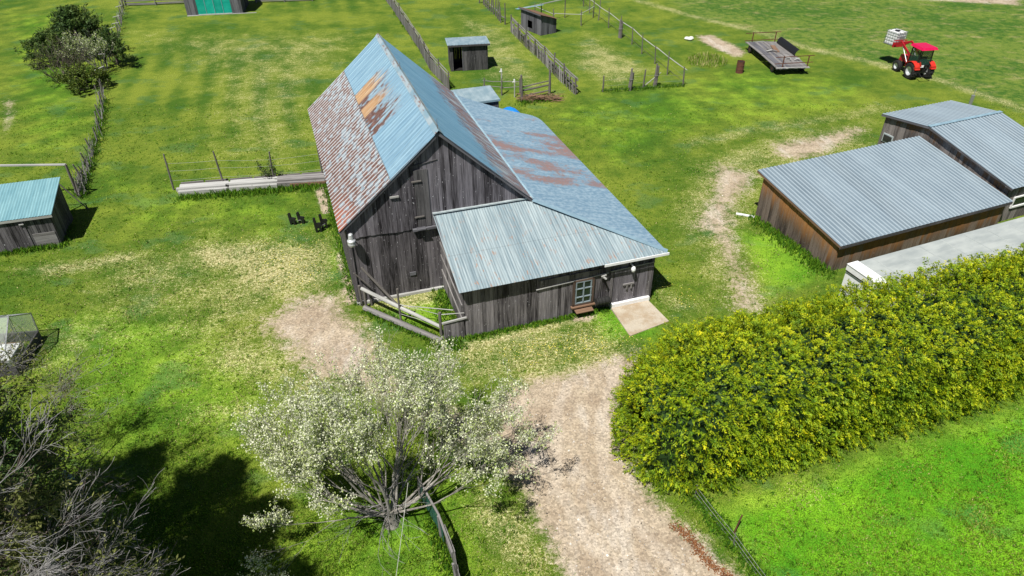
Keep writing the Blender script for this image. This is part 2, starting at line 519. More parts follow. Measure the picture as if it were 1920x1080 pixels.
M['cedar'] = leaf_mat('cedar_sprays', [(0.065, 0.150, 0.008), (0.20, 0.31, 0.008), (0.40, 0.45, 0.008), (0.62, 0.58, 0.010)])
M['blossom'] = leaf_mat('blossom', [(0.58, 0.61, 0.40), (0.70, 0.71, 0.57), (0.46, 0.52, 0.20), (0.26, 0.36, 0.08)], 0.7, 0.3)
M['conifer'] = leaf_mat('conifer_needles', [(0.024, 0.06, 0.016), (0.065, 0.12, 0.026), (0.13, 0.18, 0.04)])
M['bushleaf'] = leaf_mat('bush_leaves', [(0.06, 0.055, 0.02), (0.07, 0.12, 0.02), (0.14, 0.19, 0.02)])
M['olive'] = leaf_mat('olive_needles', [(0.08, 0.08, 0.04), (0.14, 0.16, 0.04), (0.25, 0.26, 0.09)])
M['grass'] = leaf_mat('grass_blades', [(0.045, 0.14, 0.010), (0.11, 0.25, 0.010), (0.21, 0.33, 0.018), (0.46, 0.41, 0.19)], 0.7, 0.35)
M['dandelion'] = leaf_mat('dandelion_heads', [(0.70, 0.58, 0.06), (0.75, 0.68, 0.16)], 0.7, 0.1)
M['stones'] = leaf_mat('loose_stones', [(0.12, 0.10, 0.08), (0.30, 0.26, 0.22), (0.55, 0.52, 0.48)], 0.9, 0)
M['litter'] = leaf_mat('leaf_litter', [(0.09, 0.03, 0.012), (0.16, 0.06, 0.02), (0.22, 0.11, 0.05)], 0.8, 0)


def bark(name, a, b):
    n = NT(name, rough=0.9, spec=0.2)
    f = n.noise(n.vmul(n.uvn(), (6, 40, 1)), 1.0, 4, 0.65)
    g = n.noise(n.obj(), 3.0, 3, 0.6)
    n.bump(f, 0.01, 0.8)
    return n.done(n.mix(n.rng(n.math('ADD', n.math('MULTIPLY', f, 0.6), n.math('MULTIPLY', g, 0.4)), 0.35, 0.65), a, b))


M['bark'] = bark('grey_bark', (0.09, 0.08, 0.07), (0.34, 0.32, 0.29))
M['lichen'] = bark('lichen_bark', (0.07, 0.066, 0.064), (0.27, 0.262, 0.26))
M['twig'] = bark('brown_twigs', (0.05, 0.04, 0.033), (0.16, 0.13, 0.115))

# ------------------------------------------------------------------ ground
def poly_sd(px, X, Y, z=0.0, world=False):
    P = [(p[0], p[1]) for p in px] if world else [tuple(gp(u, v, z)[:2]) for u, v in px]
    inside = np.zeros(X.shape, bool); dmin = np.full(X.shape, 1e9)
    for i in range(len(P)):
        x0, y0 = P[i]; x1, y1 = P[(i + 1) % len(P)]
        ex, ey = x1 - x0, y1 - y0
        t = np.clip(((X - x0) * ex + (Y - y0) * ey) / (ex * ex + ey * ey + 1e-9), 0, 1)
        dmin = np.minimum(dmin, (X - x0 - t * ex) ** 2 + (Y - y0 - t * ey) ** 2)
        c = ((y0 > Y) != (y1 > Y)) & (X < (x1 - x0) * (Y - y0) / (y1 - y0 + 1e-12) + x0)
        inside ^= c
    d = np.sqrt(dmin)
    return np.where(inside, -d, d)


def line_d(px, X, Y, world=False):
    P = [(p[0], p[1]) for p in px] if world else [tuple(gp(u, v)[:2]) for u, v in px]
    dmin = np.full(X.shape, 1e9)
    for i in range(len(P) - 1):
        x0, y0 = P[i]; x1, y1 = P[i + 1]
        ex, ey = x1 - x0, y1 - y0
        t = np.clip(((X - x0) * ex + (Y - y0) * ey) / (ex * ex + ey * ey + 1e-9), 0, 1)
        dmin = np.minimum(dmin, (X - x0 - t * ex) ** 2 + (Y - y0 - t * ey) ** 2)
    return np.sqrt(dmin)


DRIVE = [(965, 722), (1060, 700), (1130, 680), (1205, 652), (1190, 700), (1170, 760), (1185, 850), (1215, 920), (1262, 968), (1320, 1010), (1400, 1090), (1500, 1240), (1640, 1500), (1180, 1500), (1110, 1240), (1040, 1040), (1005, 985), (980, 920), (930, 880), (905, 820), (915, 770)]
YARD = [(478, 618), (520, 575), (580, 548), (640, 552), (662, 590), (715, 640), (740, 700), (700, 740), (630, 722), (575, 712), (540, 660)]
LINK = [(640, 690), (740, 680), (900, 770), (960, 760), (940, 880), (860, 860), (760, 800), (660, 740)]


def axis(core0, core1, step, end0, end1):
    a = list(np.arange(core0, core1 + 1e-6, step))
    s = step; x = core1; hi = []
    while x < end1:
        s *= 1.25; x += s; hi.append(min(x, end1))
    s = step; x = core0; lo = []
    while x > end0:
        s *= 1.25; x -= s; lo.append(max(x, end0))
    return np.array(lo[::-1] + a + hi)


def ground_masks(X, Y):
    def m(px, soft, k=1.0, world=False): return np.clip(0.5 - poly_sd(px, X, Y, 0, world) / soft, 0, 1) * k
    dirt = np.maximum.reduce([
        m(DRIVE, 2.0), m(YARD, 3.2, 0.9), m(LINK, 1.6, 0.56),
        m([(1335, 300), (1425, 325), (1420, 350), (1385, 385), (1378, 430), (1405, 500), (1445, 590), (1365, 590), (1352, 500), (1330, 440), (1292, 425), (1322, 370)], 2.6, 0.76),
        m([(1435, 268), (1520, 252), (1600, 235), (1640, 240), (1560, 292), (1500, 305), (1445, 295)], 2.4, 0.72),
        m([(1300, 66), (1335, 64), (1365, 78), (1405, 98), (1385, 110), (1345, 95), (1315, 80)], 1.4, 0.8),
        m([(0, 185), (36, 186), (30, 232), (0, 268)], 1.5, 0.62),
        m([(628, 445), (640, 470), (676, 568), (652, 572), (632, 500)], 0.5, 0.85),
        m([(588, 352), (612, 348), (622, 400), (604, 402)], 0.4, 0.9),
        m([(1062, 592), (1120, 585), (1112, 604), (1070, 606)], 0.5, 0.75),
        m([(1700, 0), (1920, 12), (1920, -5), (1700, -8)], 2, 0.7),
        m([(195, 205), (187, 250), (176, 290), (183, 292), (196, 250), (202, 205)], 0.4, 0.55),
    ])
    dry = np.maximum.reduce([
        m([(360, 455), (470, 440), (640, 440), (655, 540), (520, 570), (420, 620), (330, 700), (480, 740), (590, 720), (480, 620), (400, 520)], 3.5, 0.74),
        m([(350, 465), (450, 455), (480, 500), (380, 510)], 1.6, 0.85),
        m([(30, 505), (130, 490), (250, 470), (260, 490), (90, 520)], 1.6, 0.78),
        m([(300, 760), (480, 740), (520, 790), (350, 800)], 2.0, 0.7),
        m([(860, 640), (1150, 585), (1200, 620), (1190, 660), (960, 720), (860, 720), (820, 660)], 1.6, 0.55),
        m([(865, 645), (1060, 600), (1130, 590), (1130, 600), (1060, 612), (890, 660)], 0.5, 0.82),
        m([(950, 700), (1200, 640), (1150, 780), (1000, 760)], 1.5, 0.8),
        m([(1180, 500), (1300, 560), (1340, 580), (1260, 600), (1220, 560)], 1.5, 0.5),
        m([(1250, 400), (1300, 300), (1440, 250), (1640, 220), (1640, 280), (1450, 330), (1420, 420), (1480, 580), (1330, 590), (1290, 470)], 2.5, 0.48),
        m([(240, 60), (700, 60), (600, 200), (560, 330), (400, 290), (380, 150)], 7, 0.40),
        m([(860, 20), (960, 60), (1050, 180), (900, 160), (850, 60)], 3, 0.42),
        m([(1100, 60), (1230, 130), (1160, 175), (1060, 120)], 3, 0.5),
        m([(440, 620), (640, 720), (600, 760), (420, 700)], 2, 0.66),
        m([(900, 900), (1010, 980), (1060, 1090), (930, 1090), (860, 960)], 1.4, 0.66),
        m([(680, 575), (750, 590), (830, 570), (820, 545), (740, 550)], 0.8, 0.72),
        m([(1200, 870), (1260, 960), (1400, 1090), (1330, 1090), (1230, 980)], 1.0, 0.7),
        m([(870, 940), (1010, 960), (1010, 1000), (900, 1010)], 1.0, 0.5),
        m([(1500, 905), (1560, 930), (1540, 960), (1480, 930)], 1.2, 0.5),
        m([(20, 620), (260, 560), (300, 640), (60, 720)], 3, 0.5),
        m([(560, 570), (700, 640), (600, 740), (460, 620)], 3, 0.85),
        m([(150, 480), (400, 420), (620, 430), (640, 560), (480, 640), (420, 760), (250, 700), (120, 600)], 5, 0.46),
    ])
    # mown-edge lines across the far meadow
    for pts, w, k in (([(1200, 2), (1290, 28), (1420, 60), (1520, 92), (1640, 118), (1760, 150), (1920, 205)], 1.1, 0.52), ([(1300, 268), (1440, 240), (1600, 215), (1660, 200)], 1.3, 0.46)):
        d = line_d(pts, X, Y); dry = np.maximum(dry, np.clip(1.2 - d / w, 0, 1) * k)
    lush = np.maximum.reduce([
        m([(1370, 945), (1920, 755), (2100, 700), (2100, 1200), (2300, 1600), (1720, 1600), (1430, 1100), (1330, 960)], 1.5, 1.0),
        m([(600, 900), (880, 900), (1080, 1200), (1150, 1600), (300, 1600), (500, 1150)], 3, 0.55),
        m([(0, 20), (190, 20), (200, 250), (130, 300), (0, 300)], 5, 0.4),
        m([(60, 590), (330, 560), (560, 700), (470, 870), (180, 860), (90, 720)], 4, 0.55),
        m([(300, 330), (600, 350), (620, 520), (330, 440), (200, 470), (160, 300)], 5, 0.38),
        m([(1100, 590), (1200, 560), (1250, 640), (1130, 640)], 1.2, 0.8),
        m([(1380, 430), (1480, 440), (1560, 520), (1440, 560), (1400, 480)], 1.5, 0.8),
        m([(1000, 200), (1400, 120), (1650, 150), (1640, 210), (1300, 260), (1150, 330)], 5, 0.4),
        m([(640, 400), (640, 545), (610, 520), (620, 440)], 1, 0.6),
        m([(700, 580), (830, 555), (850, 600), (780, 620)], .8, 0.7),
    ])
    rough = m([(1240, -10), (1290, 28), (1420, 60), (1520, 92), (1640, 118), (1760, 150), (1920, 205), (2300, 330), (2300, -60), (1240, -60)], 1.5, 1.0)
    # tracks of the mower across the paddock: bands of real, longer and shorter grass along the fence direction
    dirx, diry = -0.30, 0.954
    c = X * diry - Y * dirx
    fld = m([(230, 12), (720, -20), (600, 200), (610, 440), (300, 480), (180, 400), (220, 120)], 4, 1.0)
    stripe = 0.5 + 0.5 * np.sin(c * 2 * math.pi / 1.9 + 0.6 * np.sin(Y * 0.3)) * fld * np.clip(0.35 + 0.65 * np.sin(X * .13 + Y * .21), 0.15, 1)
    f2 = m([(0, 0), (190, 0), (180, 260), (120, 330), (0, 300)], 4, 1.0)
    c2 = X * 0.80 - Y * 0.6
    stripe = stripe + 0.5 * np.sin(c2 * 2 * math.pi / 2.4) * f2 * 0.6
    track = np.zeros(X.shape)
    for pts, off in (([(1120, 680), (1085, 780), (1088, 900), (1150, 1000), (1240, 1110)], .78), ([(1385, 330), (1352, 410), (1372, 500), (1405, 590)], .7)):
        d = line_d(pts, X, Y); track = np.maximum(track, np.exp(-((d - off) / .28) ** 2))
    return dirt, dry, lush, rough, stripe, track


def make_ground_mat():
    n = NT('field', rough=0.95, spec=0.1)
    p = n.pos()
    a1 = n.node('ShaderNodeAttribute', 'Color', attribute_name='maska')
    sx = n.t.nodes.new('ShaderNodeSeparateColor'); n.put(sx.inputs[0], a1)
    dirt, dry, lush = sx.outputs[0], sx.outputs[1], sx.outputs[2]
    a2 = n.node('ShaderNodeAttribute', 'Color', attribute_name='maskb')
    sy = n.t.nodes.new('ShaderNodeSeparateColor'); n.put(sy.inputs[0], a2)
    rough, stripe, track = sy.outputs[0], sy.outputs[1], sy.outputs[2]
    nb = n.noise(p, 0.16, 3, 0.55)
    n1 = n.noise(p, 0.7, 4, 0.6)
    n2 = n.noise(p, 2.6, 4, 0.65)
    n3 = n.noise(p, 9.0, 3, 0.65)
    n4 = n.noise(p, 24.0, 4, 0.75)
    c5 = lambda s_, k: n.math('MULTIPLY', n.math('SUBTRACT', s_, 0.5), k)
    # living grass
    t = n.math('ADD', n.math('ADD', c5(n1, 1.2), c5(n2, 0.8)), n.math('ADD', c5(nb, 1.9), c5(stripe, 0.5)))
    g = n.mix(n.rng(t, -0.5, 0.5), (0.046, 0.102, 0.010), (0.155, 0.198, 0.024))
    gl = n.mix(n.rng(t, -0.4, 0.45), (0.080, 0.205, 0.012), (0.215, 0.345, 0.028))
    g = n.mix(n.rng(n.math('ADD', lush, c5(n1, 0.9)), 0.2, 0.8), g, gl)
    neon = n.rng(n.math('ADD', lush, c5(n1, 0.35)), 0.72, 1.0)
    g = n.mix(neon, g, n.mix(n.rng(t, -0.4, 0.45), (0.055, 0.205, 0.008), (0.155, 0.34, 0.014)))
    blu = n.rng(n.math('ADD', n.noise(n.vmul(p, (1, 1.3, 1)), 0.33, 3, 0.6), c5(n2, 0.15)), 0.56, 0.66)
    g = n.mix(n.math('MULTIPLY', blu, 0.42), g, (0.040, 0.115, 0.042))
    # rough pasture
    tv = n.noise(p, 1.5, 5, 0.75)
    rg = n.mix(n.rng(n.math('ADD', tv, c5(nb, 0.6)), 0.38, 0.62), (0.042, 0.105, 0.014), (0.125, 0.178, 0.030))
    rg = n.mix(n.math('MULTIPLY', n.rng(n.math('ADD', n.noise(n.vmul(p, (0.6, 1.0, 1)), 0.8, 5, 0.75), c5(n3, 0.3)), 0.52, 0.70), 0.7), rg, (0.27, 0.24, 0.11))
    g = n.mix(rough, g, rg)
    # dead straw between the blades
    dm = n.math('ADD', dry, n.math('ADD', c5(n1, 0.75), n.math('ADD', c5(n2, 0.65), c5(n3, 0.85))))
    dm = n.math('ADD', n.math('SUBTRACT', n.math('ADD', dm, 0.04), n.math('MULTIPLY', lush, 0.22)), n.math('ADD', c5(n4, 1.6), c5(nb, 0.35)))
    straw = n.mix(n.rng(n3, 0.3, 0.7), (0.27, 0.225, 0.09), (0.54, 0.50, 0.29))
    g = n.mix(n.math('MULTIPLY', n.rng(dm, 0.36, 0.95), 0.85), g, straw)
    g = n.scale(g, n.rng(n4, 0.36, 0.64, 0.42, 1.55, False))
    g = n.scale(g, n.rng(n3, 0.25, 0.75, 0.78, 1.2, False))
    # bare soil and gravel
    vo = n.node('ShaderNodeTexVoronoi', 'Color', {'Vector': p, 'Scale': 16.0})
    vs = n.t.nodes.new('ShaderNodeSeparateColor'); n.put(vs.inputs[0], vo)
    soil = n.mix(n.rng(n.math('ADD', n1, c5(n2, 0.6)), 0.3, 0.7), (0.31, 0.245, 0.178), (0.415, 0.345, 0.258))
    pale = n.rng(n.noise(n.vmul(p, (1.3, 0.45, 1)), 0.8, 4, 0.6), 0.5, 0.66)
    soil = n.mix(n.math('MULTIPLY', pale, 0.6), soil, (0.50, 0.45, 0.39))
    trk = n.rng(n.math('ADD', track, n.math('ADD', c5(n1, 0.5), c5(n2, 0.5))), 0.35, 0.8)
    soil = n.mix(n.math('MULTIPLY', trk, 0.3), soil, (0.53, 0.47, 0.40))
    soil = n.scale(soil, n.rng(vs.outputs[0], 0, 1, 0.70, 1.22, False))
    soil = n.scale(soil, n.rng(n4, 0.25, 0.75, 0.7, 1.25, False))
    weed = n.rng(n.math('ADD', n2, c5(n3, 0.4)), 0.68, 0.76)
    soil = n.mix(n.math('MULTIPLY', weed, 0.55), soil, (0.12, 0.13, 0.04))
    dk = n.math('ADD', dirt, n.math('ADD', c5(n1, 0.35), n.math('ADD', c5(n2, 0.6), n.math('ADD', c5(n3, 0.6), c5(n4, 0.5)))))
    col = n.mix(n.rng(dk, 0.36, 0.70), g, soil)
    n.bump(n.math('ADD', n.math('MULTIPLY', n3, 1.0), n.math('MULTIPLY', n4, 0.7)), 0.05, 0.5)
    return n.done(col)


M['ground'] = make_ground_mat()


def build_ground():
    xs = axis(-58, 58, 0.3, -900, 900)
    ys = np.concatenate([axis(4, 45, 0.25, -60, 45), axis(45, 88, 0.45, 45, 1500)[1:]])
    X, Y = np.meshgrid(xs, ys)
    nx, ny = len(xs), len(ys)
    dirt, dry, lush, rough, stripe, track = ground_masks(X, Y)
    # which cells belong to the driveway, the barn yard, the rest
    cx = (X[:-1, :-1] + X[1:, 1:]) / 2; cy = (Y[:-1, :-1] + Y[1:, 1:]) / 2
    sdv = poly_sd(DRIVE, cx, cy); syd = poly_sd(YARD, cx, cy)
    lab = np.zeros(cx.shape, int)
    lab[syd < 0.0] = 2
    lab[sdv < 0.0] = 1
    idx = np.arange(nx * ny).reshape(ny, nx)
    quads = np.stack([idx[:-1, :-1], idx[:-1, 1:], idx[1:, 1:], idx[1:, :-1]], -1).reshape(-1, 4)
    lab = lab.reshape(-1)
    V = np.stack([X, Y, np.zeros_like(X)], -1).reshape(-1, 3)
    A = np.stack([dirt, dry, lush, np.ones_like(dirt)], -1).reshape(-1, 4)
    B = np.stack([rough, stripe, track, np.ones_like(dirt)], -1).reshape(-1, 4)
    for k, name in ((0, 'ground'), (1, 'driveway'), (2, 'farmyard')):
        q = quads[lab == k]
        used, inv = np.unique(q, return_inverse=True)
        inv = inv.reshape(-1, 4)
        me = bpy.data.meshes.new(name)
        me.vertices.add(len(used)); me.vertices.foreach_set('co', V[used].astype(np.float32).ravel())
        me.loops.add(inv.size); me.loops.foreach_set('vertex_index', inv.astype(np.int32).ravel())
        me.polygons.add(len(inv)); me.polygons.foreach_set('loop_start', np.arange(0, inv.size, 4, dtype=np.int32))
        me.polygons.foreach_set('loop_total', np.full(len(inv), 4, np.int32))
        me.update(calc_edges=True)
        for an, arr in (('maska', A), ('maskb', B)):
            at = me.attributes.new(an, 'FLOAT_COLOR', 'POINT'); at.data.foreach_set('color', arr[used].astype(np.float32).ravel())
        me.materials.append(M['ground'])
        o = bpy.data.objects.new(name, me); COL.objects.link(o); o['kind'] = 'structure'


build_ground()

# ------------------------------------------------------------------ building helpers
class GapShade:  # shade in the board gaps, put in as near-black sheets
    """one near-black sheet per wall that paints shade behind the board gaps, collected and built as separate parts"""
    def __init__(s): s.m = []
    def face(s, p):
        s.m[-1].face(p)
    def build(s, name, mat, t):
        for m in s.m: m.build(name, mat, t)


def planks(mb, O, ex, n, length, top, bot=0.0, bw=0.2, th=0.025, ragged=0.0, skip=(), jit=0.008, gap=0.006, uvtop=False, backing=None):
    """vertical boards from O along ex, outward normal n; top may be a function of the distance"""
    O = Vector(O); ex = Vector(ex).normalized(); n = Vector(n).normalized(); Z = Vector((0, 0, 1))
    tf = top if callable(top) else (lambda s: top)
    bf = bot if callable(bot) else (lambda s: bot)
    s = 0.0
    while s < length - 0.02:
        w = min(bw * rnd.uniform(0.75, 1.3), length - s)
        if length - s - w < 0.08: w = length - s
        s0, s1 = s + gap / 2, s + w - gap / 2
        spans = [(bf, tf)]
        mid = (s0 + s1) / 2
        for a, b, z0, z1 in skip:
            if a < mid < b:
                spans = [] if z0 <= 0.01 else [(bf, (lambda q, z0=z0: z0))]
                spans.append(((lambda q, z1=z1: z1), tf))
        o = rnd.uniform(-jit, jit)
        rg = rnd.uniform(-ragged, ragged)
        for b_, t_ in spans:
            za0, za1 = b_(s0) + (rg if b_ is bf else 0), b_(s1) + (rg if b_ is bf else 0)
            zb0, zb1 = t_(s0), t_(s1)
            if max(zb0 - za0, zb1 - za1) < 0.04: continue
            zb0 = max(zb0, za0 + 0.01); zb1 = max(zb1, za1 + 0.01)
            p = lambda q, z, d: O + ex * q + Z * z + n * (d + o)
            P = [p(s0, za0, 0), p(s1, za1, 0), p(s1, za1, th), p(s0, za0, th), p(s0, zb0, 0), p(s1, zb1, 0), p(s1, zb1, th), p(s0, zb0, th)]
            mb.hexa(P, Z, off=((-(max(zb0, zb1) - za0) if uvtop else rnd.random() * 40), rnd.random() * 40))
        s += w
    if backing:
        if isinstance(backing, GapShade): backing.m.append(MB())
        N = 12
        for i in range(N):
            a, b = length * i / N, length * (i + 1) / N
            if any(x0 < (a + b) / 2 < x1 for x0, x1, _, _ in skip): continue
            backing.face([O + ex * a + Z * bf(a) - n * .015, O + ex * b + Z * bf(b) - n * .015, O + ex * b + Z * (tf(b) - .01) - n * .015, O + ex * a + Z * (tf(a) - .01) - n * .015])


def roof_sheet(mb, O, U, V, lu, lv, pitch=0.31, amp=0.02, v0=None, v1=None, kind='rib', nv=6, sag=0.0, uoff=0.0, warp=None):
    """profiled metal sheet: O = corner at the ridge, U along the ridge, V down the slope"""
    O = Vector(O); U = Vector(U).normalized(); V = Vector(V).normalized(); N = U.cross(V)
    if N.z < 0: N = -N
    us = []
    k = 0
    while k * pitch < lu + 1e-6:
        b = k * pitch
        if kind == 'rib':
            pr = ((0.0, 0), (0.38, 0), (0.44, 1), (0.56, 1), (0.62, 0))
        else:
            pr = ((0, 0), (0.25, 0.5), (0.5, 1), (0.75, 0.5))
        for f, h in pr:
            if b + f * pitch <= lu: us.append((b + f * pitch, h * amp))
        k += 1
    us.append((lu, 0))
    f0 = v0 or (lambda u: 0.0); f1 = v1 or (lambda u: lv)
    base = len(mb.v); cnt = nv + 1
    UVs = []
    for u, h in us:
        a, b = f0(u), max(f1(u), f0(u) + 0.001)
        for j in range(cnt):
            v = a + (b - a) * j / nv
            d = h - sag * math.sin(math.pi * min(1, max(0, v / lv))) * (0.6 + 0.4 * math.sin(u * 1.3))
            P = O + U * u + V * v + N * d
            if warp: P = P + warp(u, v)
            mb.v.append(tuple(P)); UVs.append((u + uoff, v))
    for i in range(len(us) - 1):
        for j in range(nv):
            q = (base + i * cnt + j, base + (i + 1) * cnt + j, base + (i + 1) * cnt + j + 1, base + i * cnt + j + 1)
            mb.f.append(q); mb.uv.append([UVs[t - base] for t in q])


X, Y, Z = Vector((1, 0, 0)), Vector((0, 1, 0)), Vector((0, 0, 1))


def barn():
    t = thing('barn', 'large weathered plank barn with a rusty blue metal gable roof and a lean-to', 'barn', (-6.6294, 24.1825, 0), 0.3172)
    L = 13.3
    xr, hr = 3.99, 7.41
    xb, zb = 7.9, 3.77
    he = 3.78
    rl = lambda s: hr - 0.06 - abs(s - xr) * ((hr - he) / (xr + 0.29) if s < xr else (hr - zb) / (xb - xr))
    bk = GapShade()
    # front gable: upper boards stand proud of the lower ones
    lo = MB(); planks(lo, (0, 0, 0), X, -Y, 7.7, 3.4, 0.05, 0.17, ragged=0.03, backing=bk)
    lo.build('lower_wall', M['barn_low'], t)
    hi = MB(); planks(hi, (0, -0.04, 0), X, -Y, 7.72, lambda s: max(3.3, rl(s)), lambda s: 3.24 + 0.03 * math.sin(s * 2), 0.165, 0.03, ragged=0.02)
    bk.m.append(MB()); bk.face([(0, .02, 3.2), (7.7, .02, 3.2), (7.7, .02, 3.6), (xr, .02, hr - .15), (0, .02, 3.6)])
    hi.build('gable_wall', M['barn'], t)
    sd_ = MB(); planks(sd_, (0, L, 0), -Y, -X, L, 3.6, 0.05, 0.22, ragged=0.03, backing=bk)
    sd_.build('side_wall', M['barn_low'], t)
    bw_ = MB(); planks(bw_, (7.7, L, 0), -X, Y, 7.7, lambda s: max(3.3, rl(7.7 - s)), 0.05, 0.22, backing=bk)
    bw_.build('back_wall', M['barn_low'], t)
    rw = MB(); planks(rw, (11.95, -3.7, 0), Y, X, 15.6, 2.38, 0.05, 0.2, ragged=0.03, backing=bk)
    rw.build('lean_to_wall', M['barn_low'], t)
    bk.build('gap_shade', M['void'], t)
    # stone footing strip
    ft = MB()
    ft.box((1.9, -0.06, 0.06), (3.9, 0.16, 0.12)); ft.box((3.86, -1.8, 0.07), (0.16, 3.5, 0.14))
    ft.build('footing', M['pale'], t)
    # hay door in the gable, with its frame
    d = MB(); planks(d, (2.9, -0.085, 0), X, -Y, 0.56, 5.86, 3.3, 0.19, 0.03)
    dd = d.build('hay_door', M['dark'], t, label='tall narrow dark hay door')
    for z in (5.4, 3.8):
        h = MB(); h.box((2.98, -.14, z), (0.4, 0.04, 0.05)); h.build('strap_hinge', M['post'], dd)
    lg = MB(); lg.box((3.15, -0.14, 3.22), (1.0, 0.12, 0.1)); lg.box((3.0, -0.2, 3.28), (0.36, 0.2, 0.06)); lg.build('ledge', M['grey'], t)
    cl = MB(); cl.box((2.05, -0.12, 4.86), (0.36, 0.05, 0.07)); cl.build('cleat', M['pale'], t)
    hb = MB(); hb.box((2.48, -0.05, 1.05), (0.26, 0.04, 0.16)); hb.build('vent_hatch', M['grey'], t)
    ln = MB(); ln.beam((2.9, -.09, 6.05), (3.9, -.09, 6.2), .02, .03); ln.build('gable_seam', M['dark'], t)
    # roof slopes
    VL = Vector((-(xr + 0.29), 0, he - hr)); VR = Vector((xb - xr, 0, zb - hr))
    r = MB(); roof_sheet(r, (xr, -0.27, hr), Y, VL, L + 0.5, VL.length, 0.31, 0.022, sag=0.05, nv=8)
    r.build('left_roof_slope', M['roofL'], t, label='roof slope half rust-chequered and half pale blue sheet')
    r = MB(); roof_sheet(r, (xr, -0.27, hr), Y, VR, L + 0.5, VR.length, 0.20, 0.014, sag=0.05, nv=8)
    r.build('right_roof_slope', M['roofR'], t, label='darker blue roof slope with streaks of rust')
    # bargeboards and eave edge
    for a, b in (((xr, -0.22, hr - .1), (-0.29, -0.22, he - .09)), ((xr, -0.22, hr - .1), (xb, -0.22, zb - .09))):
        f = MB(); f.beam(a, b, 0.04, 0.13); f.build('bargeboard', M['grey'], t)
    f = MB(); f.beam((-0.25, -0.2, he - 0.06), (-0.25, L + .2, he - 0.06), 0.05, 0.08); f.build('eave_board', M['grey'], t)
    rc = MB()
    for sx in (-1, 1):
        n_ = 26
        for i in range(n_):
            a, b = -0.3 + (L + .56) * i / n_, -0.3 + (L + .56) * (i + 1) / n_
            sl = 0.85 if sx < 0 else 0.93
            w = 0.17
            rc.face([(xr, a, hr + .05), (xr, b, hr + .05), (xr + sx * w, b, hr + .045 - w * sl), (xr + sx * w, a, hr + .045 - w * sl)], [(i * .5, 0), (i * .5 + .5, 0), (i * .5 + .5, .2), (i * .5, .2)])
    rc.build('ridge_cap', M['ridge'], t)
    for y, hh in ((-0.1, .45), (7.3, .4), (13.0, .4)):
        q = MB(); q.tube([(xr, y, hr + .03), (xr, y, hr + hh)], [0.012, 0.006], 5); q.build('lightning_rod', M['rust'], t)
    # lean-to roof down the right side and round the front corner (hip)
    xe, ze = 12.42, 2.47
    yf = -3.98
    VV = Vector((xe - xb, 0, ze - zb))
    lv = VV.length
    v0 = lambda u: 0.0 if u > 3.71 else (3.71 - u) / 3.71 * lv

    def droop(u, v):
        k = max(0.0, (u - 14.6) / 2.6) ** 2 * (v / lv)
        return Vector((-.75 * k, 0, -0.35 * k))
    r = MB(); roof_sheet(r, (xb, yf, zb), Y, VV, 17.1, lv, 0.16, 0.012, v0=v0, nv=10, sag=0.04, warp=droop)
    r.build('lean_to_roof', M['lean'], t, label='low blue-grey roof slope with orange rust patches')
    f = MB(); f.beam((xe - .06, yf + .1, ze - .07), (xe - .06, 11, ze - .07), .04, .1); f.build('eave_board', M['grey'], t)
    # flashing where the slopes meet
    f = MB(); f.beam((xb - .04, -.2, zb + .02), (xb + .0, L, zb + .02), .17, .03, roll=0.6); f.build('valley_flashing', M['flash'], t)
    f = MB(); f.beam((xb - .05, -0.28, zb + .035), (xe, yf + .02, ze + .035), .24, .03, roll=.1); f.build('hip_cap', M['flash'], t)
    # annex roof
    x0 = 3.55
    VA = Vector((0, yf + .0, 2.49 - 3.75)); la = VA.length
    v1a = lambda u: la
    lu = xe - x0
    va0 = lambda u: 0.0 if u < xb - x0 else (u - (xb - x0)) / (xe - xb) * la
    r = MB(); roof_sheet(r, (x0, -0.07, 3.75), X, VA, lu, la, 0.11, 0.011, v0=va0, kind='corr', nv=8, sag=0.03)
    r.build('annex_roof', M['annexroof'], t, label='pale corrugated roof over the front annex')
    f = MB(); f.beam((x0 - .02, -.1, 3.84), (xb - .05, -.1, 3.84), .14, .05); f.build('top_flashing', M['flashw'], t)
    f = MB(); f.beam((x0 + .05, -.1, 3.70), (x0 + .05, yf + .05, 2.43), .04, .1); f.build('bargeboard', M['grey'], t)
    f = MB(); f.beam((9.55, yf - .10, 2.455), (xe + .02, yf - .10, 2.445), .035, .11); f.build('fascia', M['white'], t, label='short white fascia board above the door')
    # annex walls
    bk2 = GapShade()
    aw = MB()
    planks(aw, (3.8, -3.7, 0), X, -Y, 8.15, lambda s: 2.42 if s < 5.6 else 2.40, 0.02, 0.155, 0.028, ragged=0.02, backing=bk2)
    aw.build('annex_wall', M['annex'], t)
    al = MB(); planks(al, (3.8, 0, 0), -Y, -X, 3.7, lambda s: 3.65 - s * .33, 0.1, 0.24, 0.028, backing=bk2)
    al.build('annex_side_wall', M['annex'], t)
    bk2.build('annex_gap_shade', M['void'], t)
    for z in (.75, 1.5, 2.15):
        b = MB(); b.beam((3.75, -.1, z + .25), (3.75, -3.5, z - .05), .05, .09); b.build('side_rail', M['fence'], t)
    b = MB(); planks(b, (6.9, -3.745, 0), X, -Y, 2.75, 2.12, 1.78, 0.3, .03); b.build('patch_board', M['annex'], t)
    dl = MB(); dl.beam((6.75, -3.79, 1.72), (9.9, -3.79, 1.86), .03, .035); dl.beam((10.0, -3.79, 1.9), (11.95, -3.79, 1.95), .03, .035); dl.build('drip_batten', M['pale'], t)
    # window with panes, sill and shelf
    w = MB()
    for c, s_ in (((8.40, -3.77, 1.15), (.09, .1, 1.3)), ((9.24, -3.77, 1.15), (.09, .1, 1.3)), ((8.82, -3.77, 1.76), (.93, .1, .08)), ((8.82, -3.77, .56), (.93, .1, .08))):
        w.box(c, s_)
    wf = w.build('window', M['frame'], t)
